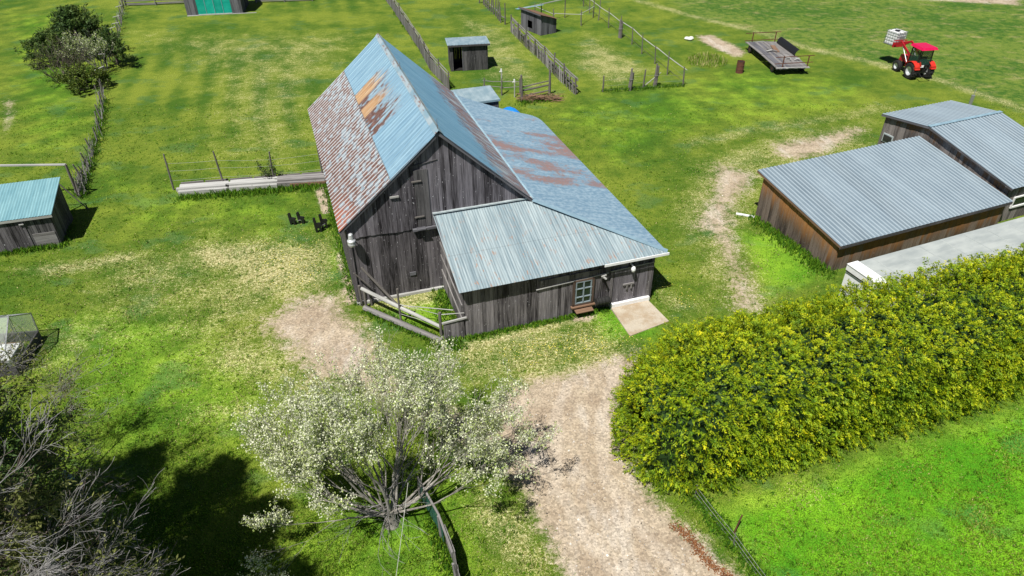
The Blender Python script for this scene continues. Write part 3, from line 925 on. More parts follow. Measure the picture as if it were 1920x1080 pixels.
    s_ = MB(); s_.box((8.82, -3.80, 1.16), (.05, .05, 1.1))
    for z in (.93, 1.35): s_.box((8.82, -3.80, z), (.74, .045, .04))
    for x in (8.49, 9.15): s_.box((x, -3.795, 1.16), (.045, .05, 1.12))
    for z in (1.69, .63): s_.box((8.82, -3.795, z), (.66, .05, .045))
    s_.build('sash', M['sash'], wf)
    g = MB(); g.box((8.82, -3.775, 1.16), (.74, .012, 1.12)); g.build('pane', M['pane'], wf)
    g = MB(); g.box((8.82, -3.83, .48), (1.06, .16, .05)); g.build('sill', M['brown'], wf)
    g = MB(); g.hexa([(8.42, -3.75, .36), (9.2, -3.75, .36), (9.2, -4.12, .33), (8.42, -4.12, .33), (8.42, -3.75, .39), (9.2, -3.75, .39), (9.2, -4.12, .36), (8.42, -4.12, .36)], X)
    g.build('shelf', M['brown'], t)
    # door with bar, latch and white threshold
    d = MB(); planks(d, (10.18, -3.755, 0), X, -Y, 1.55, 1.88, 0.26, 0.22, 0.03)
    dr = d.build('door', M['barn'], t)
    b = MB(); b.box((10.85, -3.83, 1.12), (.5, .06, .07)); b.box((10.78, -3.84, 1.0), (.06, .05, .26)); b.box((10.98, -3.84, .98), (.05, .05, .2)); b.build('latch', M['fence'], dr)
    b = MB(); b.box((11.0, -3.83, .13), (1.8, .16, .25)); b.build('threshold', M['white'], t)
    b = MB(); b.box((10.08, -3.76, 1.0), (.12, .06, 1.75)); b.build('door_post', M['annex'], t)
    b = MB(); b.box((11.83, -3.76, 1.0), (.16, .06, 1.8)); b.build('door_post', M['annex'], t)
    # white lamp above the door and its shadowing bracket
    b = MB(); b.lathe((10.92, -3.98, 1.93), [(0, -.1), (.07, -.09), (.1, 0), (.09, .08), (.05, .14), (0, .16)], 12); b.beam((10.92, -3.72, 2.08), (10.92, -3.96, 2.05), .05, .05)
    b.build('door_lamp', M['white'], t)
    b = MB(); b.beam((9.66, -3.78, 1.72), (9.66, -4.08, 1.80), .07, .05); b.beam((9.56, -3.85, 1.78), (9.78, -3.85, 1.82), .05, .05); b.build('bracket', M['pale'], t)
    # yard light on the front left corner
    b = MB(); b.lathe((0.12, -0.36, 3.1), [(0, 0), (.13, .02), (.16, .1), (.15, .2), (.17, .22), (.17, .27), (.11, .33), (.09, .55), (.06, .58), (0, .58)], 14)
    yl = b.build('yard_light', M['rim'], t)
    b = MB(); b.tube([(0.12, -.08, 3.45), (0.12, -.22, 3.55), (0.12, -.32, 3.6)], .025, 6); b.build('arm', M['steel'], yl)
    # corner post
    b = MB(); b.box((0.04, -.03, 1.7), (.14, .12, 3.3)); b.build('corner_post', M['barn_low'], t)
    b = MB(); b.box((11.93, -3.74, 1.2), (.14, .08, 2.35)); b.build('corner_post', M['barn_low'], t)
    return t


BARN = barn()
BM = BARN.matrix_world


def bl(x, y, z=0.0): return BM @ Vector((x, y, z))


# roll of wire hung on the annex wall
o = MB(); o.lathe(bl(9.66, -3.95, .62), [(0, -.3), (.15, -.3), (.16, -.24), (.14, -.2), (.165, -.12), (.145, -.05), (.165, .03), (.145, .1), (.165, .18), (.15, .26), (.13, .3), (0, .3)], 14, axis='x')
hs = o.build('wire_roll', M['tyre'], origin=bl(9.66, -3.95, .62))
hs.rotation_euler = (0, 0, .3172)
tag(hs, 'black roll hanging on the annex wall between the window and the door', 'wire roll')
o = MB(); o.tube([bl(9.6, -3.8, 1.75), bl(9.5, -3.86, 1.2), bl(9.46, -3.9, .7)], .012, 5); o.tube([bl(9.7, -3.8, 1.75), bl(9.88, -3.82, 1.2), bl(9.86, -3.9, .7)], .012, 5)
tag(o.build('hanging_strap', M['black'], origin=bl(9.6, -3.8, 1.75)), 'thin black strap that holds the roll against the annex wall', 'strap')

# sloping concrete pad in front of the door
c4 = [gp(1144, 578), gp(1206, 557), gp(1254, 603), gp(1181, 631)]
o = MB(); o.hexa([p + Z * -.1 for p in c4] + [c4[0] + Z * .09, c4[1] + Z * .09, c4[2] + Z * .035, c4[3] + Z * .035], X)
tag(o.build('concrete_ramp', M['concrete'], origin=c4[0]), 'worn tan concrete ramp in front of the annex door', 'ramp')


# low shed and tarp behind the lean-to
def back_shed():
    t = thing('small_shed', 'low grey sheet-roofed shed tucked behind the barn lean-to', 'shed', bl(9.6, 15.6), 0.3172)
    w = MB()
    planks(w, (-1.9, -.9, 0), X, -Y, 3.3, 2.45, 0, .25); planks(w, (1.4, -.9, 0), Y, X, 1.9, 2.5, 0, .25); planks(w, (-1.9, 1.0, 0), X, Y, 3.3, 2.6, 0, .25)
    w.build('wall', M['grey'], t)
    r = MB(); roof_sheet(r, (-2.0, 1.1, 2.75), X, (0, -2.1, -.16), 3.5, 2.11, .25, .012)
    r.build('roof', M['smallroof'], t)
    f = MB(); f.beam((-2, -1.0, 2.54), (1.5, -1.0, 2.54), .04, .12); f.build('fascia', M['flash'], t)


back_shed()
o = MB()
Lb = lambda a, b: (a, b)
for i in range(10):
    for j in range(8):
        q = []
        for (a, b) in ((i, j), (i + 1, j), (i + 1, j + 1), (i, j + 1)):
            u, v = a / 10, b / 8
            x, y = 10.9 + 2.0 * u, 13.6 + 2.4 * v
            z = 2.3 * (math.sin(math.pi * min(1, max(0, .16 + .72 * u))) ** .6) * (math.sin(math.pi * (.12 + .76 * v)) ** .4) + .05 * math.sin(9 * u + 7 * v)
            q.append(bl(x, y, max(.02, z - .45)))
        o.face(q)
tag(o.build('tarpaulin', M['blue'], origin=bl(11.9, 14.8), smooth=True), 'bright blue tarpaulin over a heap behind the lean-to', 'tarpaulin')


# ------------------------------------------------------------------ right hand sheds
def shed_a():
    O = Vector((12.55, 31.34, 0)); yaw = math.radians(21.9)
    t = thing('equipment_shed', 'low open-yard shed with orange-stained boards and a flat grey metal roof', 'shed', O, yaw)
    Mi = t.matrix_world.inverted()
    F, R, Lc, T = [Mi @ gp(u, v, z) for u, v, z in ((1578, 461, 1.5), (1898, 379, 1.5), (1424, 318, 2.5), (1726, 254, 2.5))]
    y0 = (F.y + R.y) / 2; y1 = (Lc.y + T.y) / 2; x0 = -.12; x1 = (R.x + T.x) / 2
    bk = GapShade()
    w = MB(); yw0 = y0 + .25; yw1 = y1 - .4
    hgt = lambda y: 1.5 + (y - y0) / (y1 - y0) * 1.0 - .1
    planks(w, (0.05, yw1, 0), -Y, -X, yw1 - yw0, lambda s: hgt(yw1 - s), 0, .2, ragged=.03, uvtop=True, backing=bk)
    w.build('side_wall', M['shed'], t)
    w = MB(); planks(w, (0.05, yw0, 0), X, -Y, x1 - .1, hgt(yw0), 0, .2, uvtop=True, backing=bk)
    w.build('front_wall', M['shed'], t)
    w = MB(); planks(w, (0.05, yw1, 0), X, Y, x1 - .1, hgt(yw1), 0, .22, uvtop=True, backing=bk)
    w.build('back_wall', M['shed'], t)
    bk.build('gap_shade', M['void'], t)
    V = Vector((0, y0 - y1, -1.0))
    r = MB(); roof_sheet(r, (x0, y1, 2.5), X, V, x1 - x0, V.length, .235, .028, nv=3)
    r.build('roof', M['shedroof'], t)
    f = MB(); f.beam((x0, y0 + .03, 1.40), (x1, y0 + .03, 1.40), .04, .14); f.build('fascia', M['dark'], t)
    f = MB(); f.beam((x0 + .03, y0, 1.42), (x0 + .03, y1, 2.42), .04, .11); f.build('bargeboard', M['brown'], t)
    # upper shed with low gable
    g = thing('machine_shed', 'taller grey shed with a ribbed low gable roof behind the flat-roofed shed', 'shed', t.matrix_world @ Vector((x1, y1, 0)), yaw)
    Gi = g.matrix_world.inverted()
    pk, eL, eF, pk2, bk2 = [Gi @ gp(u, v, z) for u, v, z in ((1745, 237, 3.2), (1660, 212, 2.8), (1910, 352, 2.05), (1878, 210, 3.2), (1790, 187, 2.8))]
    xg = -0.05
    wy0, wy1 = eF.y + .25, eL.y - .2
    px = (pk.y)
    prof = lambda y: (3.2 - (y - px) / (eL.y - px) * .4 if y > px else 3.2 - (px - y) / (px - eF.y) * 1.15) - .1
    Lg = pk2.x - pk.x + .1
    w = MB(); b3 = GapShade()
    planks(w, (xg + .2, wy1, 0), -Y, -X, wy1 - wy0, lambda s: prof(wy1 - s), 0, .2, uvtop=True, backing=b3)
    w.build('gable_wall', M['shedb'], g)
    w = MB(); planks(w, (xg + .2, wy0, 0), X, -Y, Lg - .4, prof(wy0), 0, .2, uvtop=True, backing=b3); w.build('front_wall', M['shedb'], g)
    w = MB(); planks(w, (xg + .2, wy1, 0), X, Y, Lg - .4, prof(wy1), 0, .2, uvtop=True, backing=b3); w.build('back_wall', M['shedb'], g)
    b3.build('gap_shade', M['void'], g)
    Vf = Vector((0, eF.y - px, -1.15)); Vb = Vector((0, eL.y - px, -.4))
    r = MB(); roof_sheet(r, (xg, px, 3.2), X, Vf, Lg, Vf.length, .235, .026, nv=3); r.build('front_roof_slope', M['shedroof'], g)
    Lb_ = bk2.x - eL.x
    r = MB(); roof_sheet(r, (xg, px, 3.2), X, Vb, Lb_, Vb.length, .235, .026, nv=3); r.build('back_roof_slope', M['shedroof'], g)
    f = MB(); f.beam((xg, px, 3.235), (Lg + xg, px, 3.235), .22, .02); f.build('ridge_cap', M['flash'], g)
    f = MB(); f.beam((xg + .03, px, 3.13), (xg + .03, eF.y, 1.98), .05, .1); f.build('bargeboard', M['dark'], g)
    f = MB(); f.beam((xg + .03, px, 3.13), (xg + .03, eL.y, 2.72), .05, .1); f.build('bargeboard', M['grey'], g)
    wn_ = MB(); wn_.box((xg + .16, wy1 - .55, 1.55), (.05, .7, .5)); wnw = wn_.build('window', M['flashw'], g)
    wn_ = MB(); wn_.box((xg + .125, wy1 - .55, 1.55), (.03, .56, .36)); wn_.build('pane', M['pane'], wnw)
    # white framed opening on the low front wall beside the flat roof
    fr = MB(); yy = wy0 - .07
    for c, s_ in (((.75, yy, 1.05), (.08, .06, .62)), ((2.5, yy, 1.05), (.08, .06, .62)), ((1.62, yy, 1.33), (1.7, .06, .07)), ((1.62, yy, .78), (1.7, .06, .09))): fr.box(c, s_)
    fw_ = fr.build('window', M['white'], g)
    fr = MB(); fr.box((1.62, yy + .03, 1.05), (1.66, .02, .5)); fr.build('pane', M['pane'], fw_)
    return t, g, y0, x1


SA, SB, SAy0, SAx1 = shed_a()
o = MB(); b0 = gp(1821, 190, 1.5)
o.tube([(b0.x, b0.y, 0), (b0.x, b0.y, 1.9)], .11, 10)
o.tube([(b0.x, b0.y, 1.9), (b0.x + .02, b0.y, 2.3)], .02, 5)
tag(o.build('stove_pipe', M['steel'], origin=(b0.x, b0.y, 0)), 'short dark pipe standing behind the ridge of the machine shed', 'pipe')
a, b = gp(1380, 402), gp(1414, 408)
o = MB(); o.beam(a + Z * .05, b + Z * .05, .13, .06)
tag(o.build('board', M['white'], origin=a), 'short white board lying in the grass by the equipment shed', 'board')


def trailer():
    P = gp(1591, 494, 2.35); yaw = math.radians(21.9)
    t = thing('box_trailer', 'long white box trailer body parked between the hedge and the sheds', 'trailer', (P.x, P.y, 0), yaw)
    Lh, Wd, H = 13.0, 2.4, 2.35
    b = MB()
    for c, s_ in (((Lh / 2, -Wd / 2, H - .035), (Lh - .1, Wd - .1, .05)),): b.box(c, s_)
    for k in range(10): b.box((1.2 + 1.25 * k, -Wd / 2, H - .008), (.05, Wd - .12, .012))
    b.build('roof', M['trailer'], t)
    b = MB(); b.box((Lh / 2, -.03, 1.5), (Lh, .06, H - .6 - .3)); b.box((Lh / 2, -Wd + .03, 1.5), (Lh, .06, H - .9)); b.build('side_panel', M['white'], t)
    b = MB(); b.box((.02, -Wd / 2, 1.4), (.06, Wd - .13, H - 1.0)); b.build('end_door', M['white'], t)
    b = MB(); b.box((.20, -Wd / 2, H + .0), (.55, Wd, .035)); b.box((-.02, -Wd / 2, H - .14), (.07, Wd, .26)); b.build('roof_rail', M['white'], t)
    b = MB(); b.box((-.06, -Wd / 2, 1.45), (.02, .03, H - 1.1)); b.box((-.06, -Wd / 2, H - .3), (.02, Wd - .1, .03)); b.build('door_seam', M['black'], t)
    b = MB(); b.box((Lh / 2, -Wd / 2, .92), (Lh, Wd - .2, .2)); b.build('chassis', M['steel'], t)
    for x in (2.5, 3.7):
        for y in (-.25, -Wd + .25):
            w = MB(); w.lathe((x, y, .45), [(0.2, -.12), (.42, -.12), (.45, -.08), (.45, .08), (.42, .12), (.2, .12)], 18, axis='y'); wo = w.build('wheel', M['tyre'], t)
            w = MB(); w.lathe((x, y, .45), [(0, -.05), (.22, -.1), (.22, .1), (0, .05)], 14, axis='y'); w.build('rim', M['rim'], wo)
    b = MB(); b.box((11, -Wd / 2, .42), (.12, 1.6, .84)); b.build('landing_leg', M['steel'], t)


trailer()


# ------------------------------------------------------------------ small sheds
def simple_shed(name, label, FL, FR, depth, h_front, h_back, over=.15, wmat='grey', rmat='smallroof', opening=None, extra=None, kind='rib', pitch=.25, amp=.015):
    """FL, FR: world front base corners (left, right as seen from the front)"""
    d = (FR - FL); Lw = math.hypot(d.x, d.y); yaw = math.atan2(d.y, d.x)
    t = thing(name, label, 'shed', (FL.x, FL.y, 0), yaw)
    w = MB(); planks(w, (0, 0, 0), X, -Y, Lw, h_front, 0, .17, .022, ragged=.03, skip=opening or ())
    w.build('front_wall', M[wmat], t)
    hh = lambda y: h_front + (h_back - h_front) * y / depth
    w = MB(); planks(w, (0, depth, 0), -Y, -X, depth, lambda s: hh(depth - s), 0, .18, .022, ragged=.03); w.build('side_wall', M[wmat], t)
    w = MB(); planks(w, (Lw, 0, 0), Y, X, depth, hh, 0, .18, .022, ragged=.03); w.build('side_wall', M[wmat], t)
    w = MB(); planks(w, (Lw, depth, 0), -X, Y, Lw, h_back, 0, .18, .022); w.build('back_wall', M[wmat], t)
    sl = (h_back - h_front) / depth
    V = Vector((0, -(depth + 2 * over), -sl * (depth + 2 * over)))
    r = MB(); roof_sheet(r, (-over, depth + over, h_back + sl * over + .05), X, V, Lw + 2 * over, V.length, pitch, amp, nv=2, kind=kind)
    r.build('roof', M[rmat], t)
    f = MB(); f.beam((-over + .01, -over + .02, h_front - sl * over - .03), (Lw + over - .01, -over + .02, h_front - sl * over - .03), .03, .12); f.build('fascia', M['pale' if rmat == 'teal' else wmat], t)
    return t, Lw


# little hut in the middle paddock
FL, FR = gp(846, 134), gp(915, 130)
t, Lw = simple_shed('animal_shelter', 'small dark plank shelter with an open doorway and a flat grey roof', FL, FR, 2.1, 2.0, 1.9, .2, 'dark', 'smallroof', [(0.0, 0.0, 0, 0), (0.12, .92, 0.0, 1.85)])
fl = MB(); fl.box((Lw / 2, 1.05, .03), (Lw - .1, 2.0, .05)); fl.build('floor', M['void'], t)
pt = MB(); pt.box((.95, -.02, .95), (.07, .06, 1.9)); pt.build('door_post', M['grey'], t)

# woodshed with the teal roof, left edge
FR = gp(117, 459); FL0 = gp(0, 476); FL = FL0 + (FL0 - FR).normalized() * 2.0
t, Lw = simple_shed('garden_shed', 'grey plank garden shed with a teal corrugated roof at the left edge', FL, FR, 2.7, 1.72, 2.2, .16, 'dark', 'teal', None, None, 'corr', .13, .022)
d = MB(); planks(d, (Lw - 2.9, -.035, 0), X, -Y, 1.75, 1.6, .06, .13, .03); dd = d.build('door', M['barn_low'], t)
h = MB(); h.box((Lw - 1.25, -.1, 1.42), (.2, .05, .05)); h.build('latch', M['pale'], dd)
for x0_, x1_ in ((Lw - 1.02, Lw - .06), (Lw - 4.2, Lw - 2.98)):
    p = MB()
    for k in range(5): p.box(((x0_ + x1_) / 2, -.04, .09 + k * .16), (x1_ - x0_, .03, .15), axis=X)
    p.build('lower_panel', M['fence'], t, label='pale weathered boards along the shed foot')

# slatted hut in the far pen
FL, FR = gp(977, 52), gp(1014, 67)
t, Lw = simple_shed('chicken_house', 'tiny grey hut with a brown sloping roof inside the far pen', FL, FR, 1.7, 1.75, 1.2, .2, 'grey', 'brown', [(1.1, 1.75, .3, .95)])
bx = MB(); roof_sheet(bx, (-.25, 2.6, 2.1), Y, (-.55, 0, .12), -0.01 + 0.02, .56, .2, .01)
bx = MB(); roof_sheet(bx, (-.15, -.2, 1.62), Y, (-.6, 0, -.06), 2.9, .6, .2, .012); bx.build('side_roof', M['teal'], t, label='narrow pale blue strip of roofing on the left')
pb = MB(); pb.beam((-.45, -.1, 1.55), (-.45, 5.5, 1.75), .07, .07); pb.build('pole', M['pale'], t)
for y in (2.6, 5.4):
    pb = MB(); pb.tube([(-.45, y, 0), (-.45, y, 1.7)], .05, 6); pb.build('post', M['post'], t)


# far shed whose teal front shows at the top edge
def far_shed():
    FL, FR = gp(352, 30), gp(456, 25)
    d = FR - FL; Lw = d.length; yaw = math.atan2(d.y, d.x)
    t = thing('greenhouse_shed', 'dark plank shed with a wide teal panelled front at the top edge', 'shed', (FL.x, FL.y, 0), yaw)
    a, b = Lw * .20, Lw * .81
    H = 2.3
    w = MB(); planks(w, (0, 0, 0), X, -Y, a, H, 0, .18); w.build('front_wall', M['grey'], t)
    w = MB(); planks(w, (b, 0, 0), X, -Y, Lw - b, H, 0, .18); w.build('front_wall', M['grey'], t)
    w = MB(); planks(w, (0, 4, 0), -Y, -X, 4, H, 0, .2); w.build('side_wall', M['dark'], t)
    w = MB(); planks(w, (Lw, 0, 0), Y, X, 4, H, 0, .2); w.build('side_wall', M['dark'], t)
    w = MB(); planks(w, (Lw, 4, 0), -X, Y, Lw, H, 0, .2); w.build('back_wall', M['dark'], t)
    n_ = 4
    for i in range(n_):
        x0 = a + (b - a) * i / n_; x1 = a + (b - a) * (i + 1) / n_
        p = MB(); p.box(((x0 + x1) / 2, -.0, H / 2 + .05), (x1 - x0 - .03, .05, H - .1)); p.build('panel', M['tealpanel'], t)
        if i:
            p = MB(); p.box((x0, -.04, H / 2 + .05), (.035, .04, H - .1)); p.build('batten', M['flash'], t)
    s = MB(); s.box(((a + b) / 2, -.06, .06), (b - a, .12, .1)); s.build('sill', M['pale'], t)
    s = MB(); s.box((a * .5, -.1, .03), (a, .16, .05)); s.build('ground_board', M['pale'], t)
    s = MB(); s.box((b + 1.1, -.08, .03), (2.4, .1, .05)); s.build('ground_board', M['pale'], t)
    r = MB(); roof_sheet(r, (-.3, 2, 3.5), X, (0, -2.3, -1.25), Lw + .6, 2.62, .25, .015, nv=2); r.build('roof_slope', M['smallroof'], t)
    r = MB(); roof_sheet(r, (-.3, 2, 3.5), X, (0, 2.3, -1.25), Lw + .6, 2.62, .25, .015, nv=2); r.build('roof_slope', M['smallroof'], t)


far_shed()


# little greenhouse at the left edge
def greenhouse():
    A = gp(38, 702); yaw = math.radians(8)
    t = thing('greenhouse', 'small glazed greenhouse with a grey metal frame at the left edge', 'greenhouse', (A.x, A.y, 0), yaw)
    D, Lg, hb, hr = 2.1, 3.6, .45, 2.05          # depth (y), length to -x, base height, ridge
    b = MB(); b.box((0, D / 2, hb / 2), (.06, D, hb)); b.box((-Lg / 2, 0, hb / 2), (Lg, .06, hb)); b.box((-Lg / 2, D, hb / 2), (Lg, .06, hb))
    b.build('base_wall', M['dark'], t)
    he = 1.25
    pr = [(-.02, hb), (-.1, he), (D * .45, hr), (D + .1, he), (D + .02, hb)]
    for i in range(4):
        (y0, z0), (y1, z1) = pr[i], pr[i + 1]
        g = MB(); g.face([(0, y0, z0), (0, y1, z1), (-Lg, y1, z1), (-Lg, y0, z0)]); g.build('glazing', M['poly'], t)
    g = MB(); g.face([(0.0, y, z) for y, z in pr]); g.build('glazing', M['poly'], t)
    for x in (0, -.9, -1.8, -2.7, -3.6):
        f = MB(); f.tube([(x, y, z) for y, z in pr], .028 if x == 0 else .018, 6, True); f.build('frame_hoop', M['steel'], t)
    for y, z in pr[1:4]:
        f = MB(); f.tube([(0, y, z), (-Lg, y, z)], .022, 6); f.build('frame_rail', M['steel'], t)
    f = MB(); f.tube([(0, D * .45, hb), (0, D * .45, hr)], .018, 6); f.build('frame_mullion', M['steel'], t)
    for k in range(3):
        f = MB(); f.tube([(-.9 * k, -.02, hb), (-.9 * k - .9, D * .45, hr)], .012, 5); f.build('brace', M['steel'], t)
    s = MB(); s.box((-1.3, .75, .5), (2.0, 1.1, .06)); s.build('bench_top', M['white'], t)
    s = MB(); s.box((-1.3, 1.0, .24), (1.9, .9, .46)); s.build('bench', M['brown'], t)


greenhouse()


# ------------------------------------------------------------------ fences
def at_dist(path, s):
    for i in range(len(path) - 1):
        seg = path[i + 1] - path[i]; l = seg.length
        if s <= l or i == len(path) - 2: return path[i] + seg * min(1.0, s / l), seg.normalized()
        s -= l


def plen(path): return sum((path[i + 1] - path[i]).length for i in range(len(path) - 1))


def fence(name, label, path, spacing=2.4, h=1.2, r=.055, rails=(), wires=(), group=None, mat='post', hvar=.15, lean=.05, posts=None, square=False, rail_mat='fence', over=0.0, cat='fence'):
    path = [Vector((p[0], p[1], 0)) for p in path]
    t = thing(name, label, cat, path[0], 0, group)
    Lp = plen(path)
    pos = posts if posts else [Lp * i / max(1, round(Lp / spacing)) for i in range(max(1, round(Lp / spacing)) + 1)]
    tops = []
    for s in pos:
        p, d = at_dist(path, s)
        hh = h + rnd.uniform(-hvar, hvar)
        tip = p + Vector((rnd.uniform(-lean, lean), rnd.uniform(-lean, lean), hh))
        m = MB()
        if square: m.beam(p - Z * .05, tip, r * 2, r * 2)
        else: m.tube([p - Z * .05, p.lerp(tip, .5) + Vector((rnd.uniform(-.02, .02), 0, 0)), tip], [r * 1.1, r, r * .8], 7)
        m.build('post', M[mat], t, world=True)
        tops.append((p, tip, d))
    for hz, rr, kind in rails:
        for (p, tip, d), (p2, tip2, d2) in zip(tops[:-1], tops[1:]):
            n_ = Vector((-d.y, d.x, 0)) * (r + .02)
            a = p + Z * (hz + rnd.uniform(-.05, .05)) + n_ - d * .12; b = p2 + Z * (hz + rnd.uniform(-.05, .05)) + n_ + d * .12
            m = MB()
            if kind == 'pole': m.tube([a, a.lerp(b, .5) + Z * rnd.uniform(-.04, .02), b], [rr, rr * .9, rr * .75], 6)
            else: m.beam(a, b, .03, rr * 2)
            m.build('rail', M[rail_mat], t, world=True)
    if wires:
        m = MB()
        for hz in wires:
            for (p, tip, d), (p2, tip2, d2) in zip(tops[:-1], tops[1:]):
                a = p.lerp(tip, hz / h); b = p2.lerp(tip2, hz / h)
                m.tube([a, a.lerp(b, .5) - Z * .03, b], .006 if len(wires) < 8 else .004, 3, False)
        if len(wires) > 4:
            for (p, tip, d), (p2, tip2, d2) in zip(tops[:-1], tops[1:]):
                k = max(2, int((p2 - p).length / .16))
                for i in range(1, k):
                    f = i / k
                    m.tube([p.lerp(p2, f) + Z * .03, p.lerp(tip, max(wires) / h).lerp(p2.lerp(tip2, max(wires) / h), f)], .004, 3, False)
        m.build('wire_mesh' if len(wires) > 4 else 'wire_strand', M['wire'], t, world=True)
    return t, tops


PX = lambda *pts: [gp(u, v) for u, v in pts]

# long board fence across the paddock
path = PX((718, -8), (736, 16), (758, 49), (788, 94), (808, 131), (828, 152), (842, 168))
t, tops = fence('board_fence', 'long grey vertical-board fence running back from behind the barn', path, 2.6, 1.35, .06, rails=[(.95, .05, 'pole'), (1.2, .04, 'pole')], mat='post', hvar=.2)
m = MB()
for i in range(len(path) - 1):
    d = (path[i + 1] - path[i]); n_ = Vector((d.y, -d.x, 0)).normalized()
    if n_.x > 0: n_ = -n_
    planks(m, path[i] + n_ * .06, d, n_, d.length, lambda s: 1.0 + .06 * math.sin(s * 1.7), .02, .17, .02, ragged=.05, jit=.02, gap=.02)
m.build('board_panel', M['fence'], t, world=True)

# slatted fence of the far pen, with leaning sticks
path = PX((959, 59), (987, 88), (1016, 114), (1051, 151), (1079, 177))
t, tops = fence('slat_fence', 'grey slatted rail fence sloping down the side of the far pen', path, 2.3, 1.35, .07, rails=[(.25, .07, 'board'), (.6, .07, 'board'), (1.0, .06, 'pole'), (1.2, .05, 'pole')], hvar=.25)
m = MB()
for i in range(len(path) - 1):
    d = path[i + 1] - path[i]; k = int(d.length / .33); n_ = Vector((d.y, -d.x, 0)).normalized()
    for j in range(k):
        p = path[i] + d * ((j + .5) / k) + n_ * .1
        m.beam(p, p + d.normalized() * rnd.uniform(-.35, .35) + Z * rnd.uniform(.8, 1.15), .07, .025)
m.build('slats', M['fence'], t, world=True)['kind'] = 'stuff'

# the pen's other sides
t, _ = fence('pole_fence', 'thin pole-and-wire fence along the right side of the far pen', PX((1083, 0), (1108, 28), (1146, 56), (1164, 70), (1187, 85), (1207, 105), (1232, 123), (1254, 143), (1281, 162)), 2.6, 1.55, .045, rails=[(1.25, .035, 'pole')], wires=(.4, .8), hvar=.3, lean=.12, rail_mat='pale')
fence('wire_fence', 'low post-and-wire fence closing the near side of the far pen', PX((1130, 172), (1180, 170), (1229, 163), (1281, 162)), 2.6, 1.45, .06, wires=(.15, .5, 1.0), hvar=.35, lean=.1)
fence('rail_fence', 'pale single-rail fence at the back of the far pen', PX((1003, 34), (1047, 52), (1090, 48), (1112, 33)), 2.7, 1.5, .05, rails=[(1.05, .03, 'pole')], hvar=.3, rail_mat='pale')


def stump(u, v, h, r, label, lean=(0, 0)):
    p = gp(u, v); t = thing('tied_post', label, 'post', p)
    m = MB()
    for k in range(3):
        a = k * 2.1 + rnd.random()
        q = Vector((math.cos(a) * r * .6, math.sin(a) * r * .6, 0))
        m.tube([q, q + Vector((lean[0], lean[1], h * rnd.uniform(.75, 1.1)))], [r * .7, r * .5], 7)
    m.build('stake_bundle', M['post'], t)
    m = MB(); m.lathe((lean[0] * .5, lean[1] * .5, h * .55), [(r * 1.35, -.03), (r * 1.45, 0), (r * 1.35, .03)], 10); m.build('tie', M['wire'], t)


stump(1163, 71, 1.5, .16, 'thick bundled post in the pole fence of the far pen')
stump(1181, 169, 1.5, .13, 'leaning bundled post at the near side of the far pen', (.1, 0))
stump(1228, 163, 1.6, .13, 'bundled post with a slanting stick near the pen corner', (.06, 0))
p = gp(1228, 163)
m = MB(); m.tube([p + Vector((-.9, -.2, .1)), p + Vector((.35, .1, 1.05))], [.035, .025], 6)
tag(m.build('stick', M['pale'], origin=p), 'slanting pale stick leaning on the pen corner post', 'stick')

# stockade of tall posts at the top
fence('stockade_fence', 'row of tall uneven grey posts at the top of the paddock', PX((899, 6), (907, 9), (917, 20), (929, 30), (939, 43), (947, 46)), .8, 1.7, .06, rails=[(.6, .04, 'pole')], wires=(.3, .9), hvar=.4, lean=.12)

# timber cattle guard behind the barn
t, _ = fence('timber_gate', 'heavy grey timber rail barrier just behind the barn', PX((979, 190), (1030, 178)), 2.4, 1.75, .09, rails=[(.3, .06, 'pole'), (.75, .07, 'pole'), (1.0, .05, 'pole')], hvar=.3, lean=.12, rail_mat='post')
fence('low_rail_fence', 'thin two-rail fence between the lean-to shed and the timber barrier', PX((908, 176), (933, 179), (975, 178)), 1.3, 1.2, .05, rails=[(.55, .03, 'pole'), (.95, .03, 'pole')], hvar=.15, rail_mat='fence')
for (u, v, h, lb) in ((941, 178, 1.9, 'tall pale post with a white cap behind the barn'), (965, 182, 1.3, 'short pale post with a white tip by the timber barrier')):
    p = gp(u, v); t = thing('capped_post', lb, 'post', p)
    m = MB(); m.tube([(0, 0, 0), (0, 0, h - .2)], .045, 7); m.build('shaft', M['pale'], t)
    m = MB(); m.tube([(0, 0, h - .22), (-.03, 0, h)], [.06, .05], 7); m.beam((-.02, 0, h - .1), (-.14, 0, h - .22), .06, .05); m.build('cap', M['white'], t)

# brush heap under the barrier
m = MB(); c = gp(1006, 190)
for k in range(220):
    p = c + Vector((rnd.uniform(-1.5, 1.5), rnd.uniform(-.3, .4), rnd.uniform(.02, .5) * (1)))
    a = rnd.uniform(-.5, .5); d = Vector((math.cos(a), math.sin(a), rnd.uniform(-.2, .25))) * rnd.uniform(.3, .7)
    m.tube([p, p + d], [.018, .008], 3, False)
tag(m.build('brush_heap', M['brown'], origin=c), 'heap of brown brushwood under the timber barrier', 'brush heap')

# fences at the top
fence('plank_fence', 'grey horizontal plank fence at the top left behind the bushes', PX((236, 12), (292, 10), (349, 8)), 2.6, 1.25, .05, rails=[(.2, .09, 'board'), (.5, .09, 'board'), (.8, .09, 'board'), (1.08, .09, 'board')], mat='fence')
fence('plank_fence', 'grey plank fence right of the teal fronted shed', PX((481, 6), (530, 4), (586, 2)), 2.6, 1.0, .05, rails=[(.2, .1, 'board'), (.5, .1, 'board'), (.8, .1, 'board')], mat='fence')

